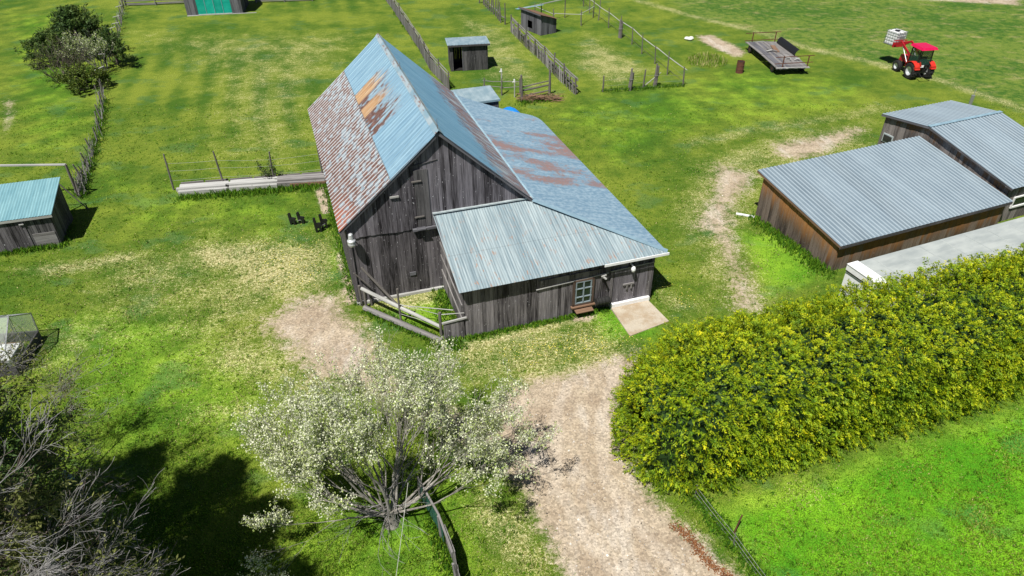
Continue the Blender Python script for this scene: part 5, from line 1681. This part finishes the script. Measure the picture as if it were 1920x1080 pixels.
def branch(mb, p, d, length, r, lvl, rs, tips, spread=.6, up=.15, curl=.18, nseg=4, nch=(3, 4), minr=.004, sides=5, droop=0.0, taper=.35, allp=None):
    pts = [p]; rad = [r]; dirs = []
    q = Vector(p); dd = Vector(d).normalized()
    for i in range(nseg):
        dd = (dd + Vector((rs.normal() * curl, rs.normal() * curl, rs.normal() * curl + up * .35 - droop * .3))).normalized()
        q = q + dd * (length / nseg); pts.append(q.copy()); dirs.append(dd.copy())
        rad.append(max(minr, r * (1 - (1 - taper) * (i + 1) / nseg)))
    mb.tube(pts, rad, sides if lvl > 1 else (4 if lvl == 1 else 3), False)
    if allp is not None: allp.append((pts, lvl))
    if lvl == 0:
        tips.append((pts, dirs)); return
    n = rs.randint(nch[0], nch[1] + 1)
    for k in range(n):
        f = rs.uniform(.35, 1.0) if k else 1.0
        i = min(nseg - 1, int(f * nseg)); base = pts[i].lerp(pts[i + 1], f * nseg - i) if f < 1 else pts[-1]
        ax = dirs[i].cross(Vector(rs.normal(size=3))).normalized()
        a = spread * rs.uniform(.55, 1.25) * (0.6 if k == 0 else 1)
        nd = (Matrix.Rotation(a, 3, ax) @ dirs[i] + Vector((0, 0, up - droop))).normalized()
        branch(mb, base, nd, length * rs.uniform(.5, .78), max(minr, rad[i] * rs.uniform(.5, .7)), lvl - 1, rs, tips, spread, up, curl, max(3, nseg - 1), nch, minr, sides, droop, taper, allp)


def sprinkle(tips, rs, per, size, jitter, frac=1.0, start=0.0):
    """leaf centres along the last twigs"""
    C, D = [], []
    for pts, dirs in tips:
        if rs.uniform() > frac: continue
        for _ in range(per):
            f = rs.uniform(start, 1) * (len(pts) - 1); i = min(len(pts) - 2, int(f))
            p = pts[i].lerp(pts[i + 1], f - i)
            C.append(np.array(p) + rs.normal(0, jitter, 3)); D.append(np.array(dirs[i]))
    return np.array(C), np.array(D)


def blossom_tree():
    rs = np.random.RandomState(21)
    b = gp(735, 984)
    t = thing('blossom_tree', 'spreading multi-stemmed tree covered in white blossom beside the driveway', 'tree', b)
    tips = []; wood_ = MB()
    bx, by = b.x, b.y
    # main stems: direction, length
    stems = [((-.10, .05, 1), 2.2, .07), ((.10, .10, 1), 2.3, .065), ((-.55, .12, .85), 2.3, .058), ((.45, .25, .85), 2.15, .055), ((-.30, .55, 1), 2.25, .058), ((.20, .62, 1), 2.2, .055), ((-1, .15, .45), 2.15, .05), ((1, .2, .45), 2.15, .048), ((-.85, .60, .65), 2.25, .05), ((.80, .60, .62), 1.95, .048), ((-.75, -.25, .45), 1.8, .038), ((0.02, .9, .62), 2.15, .046), ((-.5, .85, .7), 2.15, .044), ((.45, .9, .7), 1.95, .042), ((-.3, -.1, 1), 1.9, .042), ((1, .12, .22), 2.2, .04), ((1, .42, .26), 2.3, .04), ((-1, -.1, .26), 2.1, .04), ((-.85, -.4, .32), 1.8, .036)]
    tr = MB(); tr.tube([b - Z * .1, b + Vector((-.02, .03, .25)), b + Vector((0, .08, .6))], [.24, .17, .11], 12)
    tr.build('trunk', M['bark'], t, world=True)
    for i, (d, ln, r) in enumerate(stems):
        st = b + Vector((d[0] * .12, d[1] * .12 + .05, .30 + .25 * rs.uniform()))
        mb = MB(); tp = []
        branch(mb, st, Vector(d), ln, r, 4, rs, tp, spread=.52, up=.12, curl=.10, nseg=5, nch=(3, 4), minr=.004, sides=7)
        mb.build('limb', M['bark'], t, world=True)
        tips += tp
    # dead inner twigs near the base
    mb = MB(); dt = []
    for k in range(16):
        a = rs.uniform(0, 6.28); branch(mb, b + Vector((0, .1, rs.uniform(.5, 1.6))), Vector((math.cos(a), math.sin(a), rs.uniform(-.1, .5))), rs.uniform(.8, 1.5), .018, 2, rs, dt, spread=.6, up=.0, curl=.15, nch=(2, 3), minr=.004)
    mb.build('dead_twigs', M['lichen'], t, world=True)
    C, D = sprinkle(tips, rs, 14, .05, .085, .97, .0)
    # blossom sits in the outer shell of the crown; the inside stays open
    rel = C - np.array([bx, by + .6, 1.9]); rr = np.sqrt((rel[:, 0] / 3.0) ** 2 + (rel[:, 1] / 2.7) ** 2 + (np.clip(rel[:, 2], -1.2, 9) / 3.0) ** 2)
    keep = rs.uniform(size=len(C)) < np.clip((rr - .52) / .42, 0.03, 1)
    # clumps and gaps
    keep &= (vnoise(C, 2.6, 4) + rs.normal(0, .35, len(C))) > -.25
    C = C[keep]; n = len(C)
    if n > 17500:
        s_ = rs.choice(n, 17500, replace=False); C = C[s_]; n = 17500
    print('blossom clusters', n, 'tips', len(tips))
    k = 4
    P = np.repeat(C, k, 0) + rs.normal(0, .030, (n * k, 3)); m = n * k
    A = unit(rs.normal(size=(m, 3))); ln = rs.uniform(.016, .033, m)
    B = unit(np.cross(A, rs.normal(size=(m, 3)))) * (ln * .8)[:, None]; A = A * ln[:, None]
    leaf = rs.uniform(size=m) < .44
    tint = np.where(leaf, rs.uniform(.62, 1, m), rs.uniform(0, .42, m))
    A[leaf] *= 1.25; B[leaf] *= .8
    P[leaf] -= np.array([0, 0, .03])
    cards('blossom', P, A, B, tint, rs.uniform(0, 1, m), M['blossom'], t)


blossom_tree()


def foliage_cards(C, D, rs, k, jit, ln0, ln1, wr, mat, parent, tint_fn, name='foliage'):
    n = len(C); m = n * k
    P = np.repeat(C, k, 0) + rs.normal(0, jit, (m, 3))
    dirv = unit(np.repeat(D, k, 0) * .7 + rs.normal(0, .7, (m, 3)))
    ln = rs.uniform(ln0, ln1, m); A = dirv * ln[:, None]; B = unit(np.cross(A, rs.normal(size=(m, 3)))) * (ln * wr)[:, None]
    return cards(name, P, A, B, tint_fn(P, m), rs.uniform(0, 1, m), mat, parent)


def conifer(name, label, base, h, rad, rs, mat='conifer', levels=14, per=7, k=9, droop=.05, bare=0.0, group=None, size=(.06, .14), taper=1.5):
    t = thing(name, label, 'tree', base, 0, group)
    b = Vector(base); mb = MB(); mb.tube([b - Z * .1, b + Vector((rs.normal() * .1, rs.normal() * .1, h * .5)), b + Z * h], [.06 + h * .018, .04 + h * .01, .015], 8); mb.build('trunk', M['bark'], t, world=True)
    mb = MB(); C, D = [], []
    for i in range(levels):
        z = h * (.10 + .88 * i / levels); R = rad * (1 - (z / h) ** taper) * rs.uniform(.8, 1.15) + .15
        for j in range(per):
            a = rs.uniform(0, 6.28); d = Vector((math.cos(a), math.sin(a), rs.uniform(.05, .5) - droop))
            tp = []
            branch(mb, b + Z * z, d, R * rs.uniform(.55, .75), .018 + .006 * R, 1, rs, tp, spread=.55, up=.05, curl=.08, nseg=4, nch=(4, 5), minr=.005, sides=4)
            if rs.uniform() < bare: continue
            c_, d_ = sprinkle(tp, rs, 5, .1, .07, 1, 0)
            if len(c_): C.append(c_); D.append(d_)
    mb.build('twigs', M['twig'], t, world=True)
    C = np.concatenate(C); D = np.concatenate(D)
    foliage_cards(C, D, rs, k, .09, size[0], size[1], .3, M[mat], t, lambda P, m: .5 + .35 * vnoise(P, 1.5, 2) + .15 * rs.normal(size=m))
    return t


def shrub(name, label, base, h, rad, rs, mat, twig='twig', stems=9, k=4, per=3, jit=.05, size=(.03, .07), frac=1.0, lvl=3, tint=None, yscale=1.0, group=None):
    t = thing(name, label, 'shrub', base, 0, group)
    b = Vector(base); mb = MB(); tips = []
    for i in range(stems):
        a = rs.uniform(0, 6.28); f = rs.uniform(.1, 1)
        st = b + Vector((math.cos(a) * rad * .35 * f, math.sin(a) * rad * .35 * f * yscale, -.05))
        branch(mb, st, Vector((math.cos(a) * f * rad / h * 1.3, math.sin(a) * f * rad / h * 1.3 * yscale, 1)), h * rs.uniform(.42, .6), .035, lvl, rs, tips, spread=.55, up=.08, curl=.14, nseg=4, nch=(3, 3), minr=.005, sides=5)
    mb.build('stems', M[twig], t, world=True)
    C, D = sprinkle(tips, rs, per, .05, jit, frac)
    foliage_cards(C, D, rs, k, jit, size[0], size[1], .5, M[mat], t, tint or (lambda P, m: .5 + .3 * vnoise(P, 2, 3) + .2 * rs.normal(size=m)))
    return t


# bush group at the top left
conifer('pine_tree', 'dark green bushy pine rising at the back of the top left thicket', gp(158, 104), 3.9, 3.0, np.random.RandomState(5), levels=11, per=8, k=7, size=(.07, .17), droop=-.1)
conifer('pine_tree', 'smaller dark pine spreading at the left side of the thicket', gp(100, 118), 2.2, 2.4, np.random.RandomState(6), levels=7, per=8, k=7, size=(.07, .16), droop=-.1)
shrub('brown_shrub', 'leafless purple-brown shrub at the front of the top left thicket', gp(128, 150), 2.6, 2.2, np.random.RandomState(9), 'bushleaf', stems=34, k=2, per=2, size=(.03, .07), frac=.6)
shrub('green_shrub', 'low green-leaved shrub at the foot of the top left thicket', gp(165, 166), 1.5, 2.0, np.random.RandomState(10), 'bushleaf', stems=22, k=4, per=4, size=(.04, .09), tint=lambda P, m: .6 + .35 * np.random.RandomState(1).normal(size=m))
shrub('blossom_shrub', 'white blossoming shrub beside the stick fence in the thicket', gp(192, 140), 3.1, .75, np.random.RandomState(12), 'blossom', twig='bark', stems=9, k=4, per=3, jit=.06, size=(.03, .065), frac=.7, tint=lambda P, m: np.where(np.random.RandomState(2).uniform(size=m) < .4, .15, .85))
shrub('dark_shrub', 'dark twiggy shrub leaning over the stick fence', gp(222, 122), 2.2, 1.1, np.random.RandomState(13), 'conifer', stems=14, k=4, per=4, size=(.05, .1))
shrub('small_bush', 'small dark green bush growing in the timber-edged bed', gp(512, 338), 1.1, .45, np.random.RandomState(14), 'conifer', stems=6, k=3, per=3, size=(.04, .08), lvl=2, tint=lambda P, m: np.random.RandomState(3).uniform(.4, 1, m))


# bare trees in the lower left corner
def bare_tree(name, label, base, h, rs, limbs, leaf_frac, bark_='lichen', mat='olive', per=3, k=3, lvl=4, spread=.55):
    t = thing(name, label, 'tree', base)
    b = Vector(base); mb = MB(); mb.tube([b - Z * .1, b + Z * h * .45, b + Vector((rs.normal() * .2, rs.normal() * .2, h))], [.2, .15, .05], 9); mb.build('trunk', M[bark_], t, world=True)
    tips = []
    for z, d, ln in limbs:
        mb = MB(); branch(mb, b + Z * z, Vector(d), ln, .026 + .012 * ln, lvl, rs, tips, spread=spread, up=.03, curl=.17, nseg=5, nch=(3, 4), minr=.0035, sides=6); mb.build('limb', M[bark_], t, world=True)
    C, D = sprinkle(tips, rs, per, .05, .05, leaf_frac)
    kk = (vnoise(C, 1.1, 7) + rs.normal(0, .3, len(C))) > .0
    C, D = C[kk], D[kk]
    foliage_cards(C, D, rs, k, .05, .02, .055, .4, M[mat], t, lambda P, m: .5 + .3 * vnoise(P, 1.2, 3) + .2 * rs.normal(size=m))
    return t


rs1 = np.random.RandomState(31)
bare_tree('bare_tree', 'grey lichen-covered leafless tree filling the bottom left corner', (-9.2, 6.0, 0), 9.4, rs1,
          [(8.2, (1, .25, .05), 1.3), (8.6, (.8, -.2, .1), 1.2), (7.6, (1, .5, .0), 1.5), (7.0, (1, .1, -.05), 1.5), (6.4, (.9, .6, -.02), 1.6), (8.8, (.3, .6, .3), 1.3), (8.0, (.4, .9, .1), 1.4), (7.2, (.7, -.4, .0), 1.4), (9.2, (.6, .2, .4), 1.0), (6.0, (.7, .9, 0), 1.6)], .5)
rs2 = np.random.RandomState(37)
bare_tree('bare_tree', 'thin pale-twigged tree with bare branches reaching over the left lawn', (-14.9, 13.0, 0), 3.7, rs2,
          [(3.5, (1, .8, .12), 1.75), (3.0, (1, .3, .05), 1.6), (2.4, (.8, .9, .05), 1.6), (3.9, (.3, 1, .25), 1.5), (2.2, (1, -.1, 0), 1.5), (3.3, (-.3, .9, .2), 1.5), (2.4, (.1, 1, .1), 1.7)], .6, 'lichen', per=3, k=3)
conifer('spruce_tree', 'olive-grey half-bare conifer in the lower left shade', (-8.5, 7.5, 0), 9.8, 2.1, np.random.RandomState(45), 'olive', levels=15, per=8, k=7, bare=.3, size=(.04, .09), taper=2.2)
conifer('spruce_tree', 'dark dense conifer behind the bare twigs at the left edge', (-10.6, 8.4, 0), 11.8, 2.3, np.random.RandomState(43), 'conifer', levels=22, per=10, k=16, bare=.05, size=(.03, .075), taper=2.6)
conifer('spruce_tree', 'dense conifer beyond the left edge whose crown darkens the lawn', (-12.2, 10.0, 0), 11.6, 2.3, np.random.RandomState(41), 'olive', levels=22, per=10, k=16, bare=.1, size=(.03, .075), taper=2.6)
conifer('spruce_tree', 'tall dark conifer out of view past the left edge, sized for its lawn shadow', (-15.0, 10.6, 0), 11.6, 2.4, np.random.RandomState(47), 'conifer', levels=18, per=10, k=14, bare=.15, size=(.03, .075), taper=2.2)  # unseen tree, height set so its shadow reaches the left part of the lawn
p = gp(140, 920)
m = MB(); m.tube([p, p + Z * .5, p + Z * .9], [.16, .17, .07], 10)
tag(m.build('garden_ornament', M['flash'], origin=p), 'small pale blue upright object in the tree shade at lower left', 'ornament')

# loose cord hanging from the blossom tree
a = gp(742, 1085, .02); c_ = gp(765, 905, 2.6)
m = MB(); m.tube([c_, c_.lerp(a, .5) - Z * .05, a], .008, 4, False)
tag(m.build('cord', M['rope'], origin=a), 'thin pale cord running down from the blossom tree toward the bottom edge', 'cord')

# clump of tall rough grass by the bare soil
c = gp(1325, 116); rs = np.random.RandomState(50); n = 1500
r = np.sqrt(rs.uniform(0, 1, n)); a = rs.uniform(0, 6.28, n)
P = np.stack([c.x + r * np.cos(a) * 1.7, c.y + r * np.sin(a) * 1.5, np.zeros(n)], -1); hh = (.22 + .45 * (1 - r ** 2)) * rs.uniform(.4, 1.3, n)
A = np.stack([rs.normal(0, .25, n), rs.normal(0, .25, n), np.ones(n)], -1) * (hh / 2)[:, None]
P[:, 2] = hh / 2; B = np.stack([rs.uniform(-1, 1, n), rs.uniform(-1, 1, n), np.zeros(n)], -1) * .022
tag(cards('tall_grass_clump', P, A, B, np.where(rs.uniform(size=n) < .4, .97, rs.uniform(.3, .72, n)), rs.uniform(.2, 1, n), M['grass'], origin=tuple(c)), 'mound of tall rough grass between the pen and the bare soil', 'grass clump')

# meadow grass: blades over the near ground, longer along walls and fences
def grass():
    rs = np.random.RandomState(60)
    n = 150000
    u = rs.uniform(-40, 1960, n); v = 1180 - 985 * rs.uniform(0, 1, n) ** 1.5
    ud = (u - 960) / F_PX; vd = (540 - v) / F_PX
    D = np.array(fw)[None] + ud[:, None] * np.array(RT)[None] + vd[:, None] * np.array(UP)[None]
    tt = -CAM_H / D[:, 2]; X_ = D[:, 0] * tt; Y_ = D[:, 1] * tt
    dirt, dry, lush, rough, stripe, track = ground_masks(X_, Y_)
    P = np.stack([X_, Y_, np.zeros(n)], -1)
    patch = vnoise(P, .9, 3)
    ok = (dirt + .12 * rs.normal(size=n) < .42)
    iX = np.array(BM.inverted()); loc = P @ iX[:3, :3].T + iX[:3, 3]
    ok &= ~((loc[:, 0] > -.05) & (loc[:, 0] < 12) & (loc[:, 1] > -.02) & (loc[:, 1] < 13.4)) & ~((loc[:, 0] > 3.75) & (loc[:, 0] < 12) & (loc[:, 1] > -3.72) & (loc[:, 1] < 0.1))
    ok &= poly_sd([(p.x, p.y) for p in c4], X_, Y_, 0, True) > .02
    ia = np.array(SA.matrix_world.inverted()); la = P @ ia[:3, :3].T + ia[:3, 3]
    ok &= ~((la[:, 0] > -.05) & (la[:, 1] > SAy0 - .0) & (la[:, 1] < .3))
    P, dry, lush, patch = P[ok], dry[ok], lush[ok], patch[ok]; n = len(P)
    dist = np.hypot(P[:, 0], P[:, 1])
    h = rs.uniform(.02, .055, n) * (1 + .4 * np.clip(patch, -1, 1))
    k = 3
    P = np.repeat(P, k, 0) + rs.normal(0, .035, (n * k, 3)) * np.array([1, 1, 0]); h = np.repeat(h, k) * rs.uniform(.7, 1.3, n * k); m = n * k
    A = np.stack([rs.normal(0, .55, m), rs.normal(0, .55, m), np.ones(m)], -1) * (h / 2)[:, None]
    P[:, 2] = h / 2
    B = unit(np.stack([rs.normal(size=m), rs.normal(size=m), np.zeros(m)], -1)) * (.009 + .0004 * np.repeat(dist, k))[:, None]
    tint = .44 + .16 * np.repeat(patch, k) + .2 * rs.normal(size=m) + .04 * np.repeat(lush, k)
    isdry = rs.uniform(size=m) < np.repeat(dry, k) * .8
    tint = np.where(isdry | (rs.uniform(size=m) < .03), .95, np.clip(tint, .22, .75))
    o = cards('grass', P, A, B, tint, rs.uniform(0, 1, m), M['grass']); o['kind'] = 'stuff'
    # scattered coarse tufts
    ci = rs.choice(n, 3200, replace=False); Pt = np.repeat(P[::k][ci] if False else P[ci * k], 7, 0) + rs.normal(0, .045, (3200 * 7, 3)) * np.array([1, 1, 0]); mt = len(Pt)
    ht = np.repeat(rs.uniform(.06, .15, 3200), 7) * rs.uniform(.6, 1.2, mt)
    At = np.stack([rs.normal(0, .5, mt), rs.normal(0, .5, mt), np.ones(mt)], -1) * (ht / 2)[:, None]; Pt[:, 2] = ht / 2
    Bt = unit(np.stack([rs.normal(size=mt), rs.normal(size=mt), np.zeros(mt)], -1)) * .016
    o = cards('coarse_tufts', Pt, At, Bt, np.clip(np.repeat(rs.uniform(.1, .6, 3200), 7) + .08 * rs.normal(size=mt), .03, .9), rs.uniform(0, .9, mt), M['grass']); o['kind'] = 'stuff'
    # rank grass along walls, logs and fences
    lines = [([bl(3.8, -3.8), bl(10.0, -3.8)], 900, .16, .12), ([bl(12.05, -3.7), bl(12.05, 12)], 900, .2, .25), ([bl(-.12, 0), bl(-.12, 12)], 700, .2, .15), ([gp(336, 374), gp(600, 352)], 900, .26, .2), ([gp(0, 478), gp(118, 462)], 350, .25, .15), ([gp(118, 462), gp(130, 400)], 200, .2, .15), ([gp(1417, 410), gp(1550, 512)], 900, .28, .3), ([gp(1302, 932), gp(1425, 1085)], 700, .18, .15), ([bl(.3, -.7), bl(2.9, -3.95)], 700, .2, .15), ([bl(3.6, -.3), bl(3.6, -3.4)], 500, .2, .3), ([gp(152, 372), gp(172, 300), gp(190, 240), gp(195, 190)], 700, .25, .2), ([gp(835, 640), gp(860, 650)], 200, .3, .2), ([gp(980, 195), gp(1035, 182)], 350, .25, .3), ([gp(740, 22), gp(842, 165)], 500, .2, .15), ([gp(1130, 172), gp(1281, 162)], 400, .25, .2), ([gp(800, 940), gp(850, 1078)], 400, .2, .15)]
    Ps, Hs = [], []
    for pts, cnt, hh, wd in lines:
        pts = [Vector((q[0], q[1], 0)) for q in pts]; L_ = plen(pts)
        for _ in range(cnt):
            q, _d = at_dist(pts, rs.uniform(0, L_)); Ps.append((q.x + rs.normal() * wd, q.y + rs.normal() * wd, 0)); Hs.append(hh * rs.uniform(.4, 1.2))
    P = np.repeat(np.array(Ps), 3, 0) + rs.normal(0, .03, (len(Ps) * 3, 3)) * np.array([1, 1, 0]); h = np.repeat(np.array(Hs), 3); m = len(P)
    A = np.stack([rs.normal(0, .35, m), rs.normal(0, .35, m), np.ones(m)], -1) * (h / 2)[:, None]; P[:, 2] = h / 2
    B = unit(np.stack([rs.normal(size=m), rs.normal(size=m), np.zeros(m)], -1)) * .02
    o = cards('long_grass', P, A, B, np.clip(.22 + .2 * rs.normal(size=m), .02, .9), rs.uniform(0, .8, m), M['grass']); o['kind'] = 'stuff'
    # dandelions near the annex and the yard
    n = 1500
    Pc = []
    for px, cnt in (([(880, 640), (1150, 590), (1240, 640), (1150, 690), (900, 700)], 330), ([(440, 430), (640, 430), (640, 540), (480, 560)], 300), ([(1200, 480), (1320, 560), (1300, 600), (1230, 540)], 70)):
        for _ in range(cnt):
            w_ = rs.dirichlet(np.ones(len(px))); uu = sum(a * q[0] for a, q in zip(w_, px)); vv = sum(a * q[1] for a, q in zip(w_, px))
            p = gp(uu, vv); Pc.append((p.x, p.y, .06))
    P = np.array(Pc); m = len(P); 
    A = np.stack([np.full(m, .019), np.zeros(m), rs.normal(0, .006, m)], -1); B = np.stack([np.zeros(m), np.full(m, .019), rs.normal(0, .006, m)], -1)
    o = cards('dandelions', P, A, B, rs.uniform(0, 1, m), rs.uniform(.2, .9, m), M['dandelion']); o['kind'] = 'stuff'
    # loose stones on the drive and the yard
    n = 9000
    u = rs.uniform(450, 1450, n); v = rs.uniform(300, 1095, n)
    D = np.array(fw)[None] + ((u - 960) / F_PX)[:, None] * np.array(RT)[None] + ((540 - v) / F_PX)[:, None] * np.array(UP)[None]
    tt = -CAM_H / D[:, 2]; X_ = D[:, 0] * tt; Y_ = D[:, 1] * tt
    dd = ground_masks(X_, Y_)[0]; ok = dd > .55
    P = np.stack([X_, Y_, np.full(n, .008)], -1)[ok]; n = len(P)
    A = unit(np.stack([rs.normal(size=n), rs.normal(size=n), rs.normal(0, .25, n)], -1)) * (rs.uniform(.008, .028, n) * rs.choice([1, 1, 1, 1.7], n))[:, None]
    B = unit(np.cross(A, np.array([[0, 0, 1.]]) + rs.normal(0, .3, (n, 3)))) * (np.linalg.norm(A, axis=1) * .8)[:, None]
    o = cards('gravel', P, A, B, rs.uniform(0, 1, n), rs.uniform(0, 1, n), M['stones']); o['kind'] = 'stuff'
    # strip of brown leaves washed along the drive edge
    pts = PX((1262, 985), (1292, 1005), (1310, 1035), (1335, 1060), (1372, 1085)); L_ = plen(pts); n = 750; P = []
    for _ in range(n):
        q, _d = at_dist(pts, rs.uniform(0, L_)); P.append((q.x + rs.normal() * .09, q.y + rs.normal() * .09, rs.uniform(.012, .04)))
    P = np.array(P); A = unit(np.stack([rs.normal(size=n), rs.normal(size=n), rs.normal(0, .3, n)], -1)) * .03; B = unit(np.cross(A, np.array([[0, 0, 1.]]))) * .018
    o = cards('leaf_litter', P, A, B, rs.uniform(0, 1, n), rs.uniform(0, 1, n), M['litter']); o['kind'] = 'stuff'


grass()
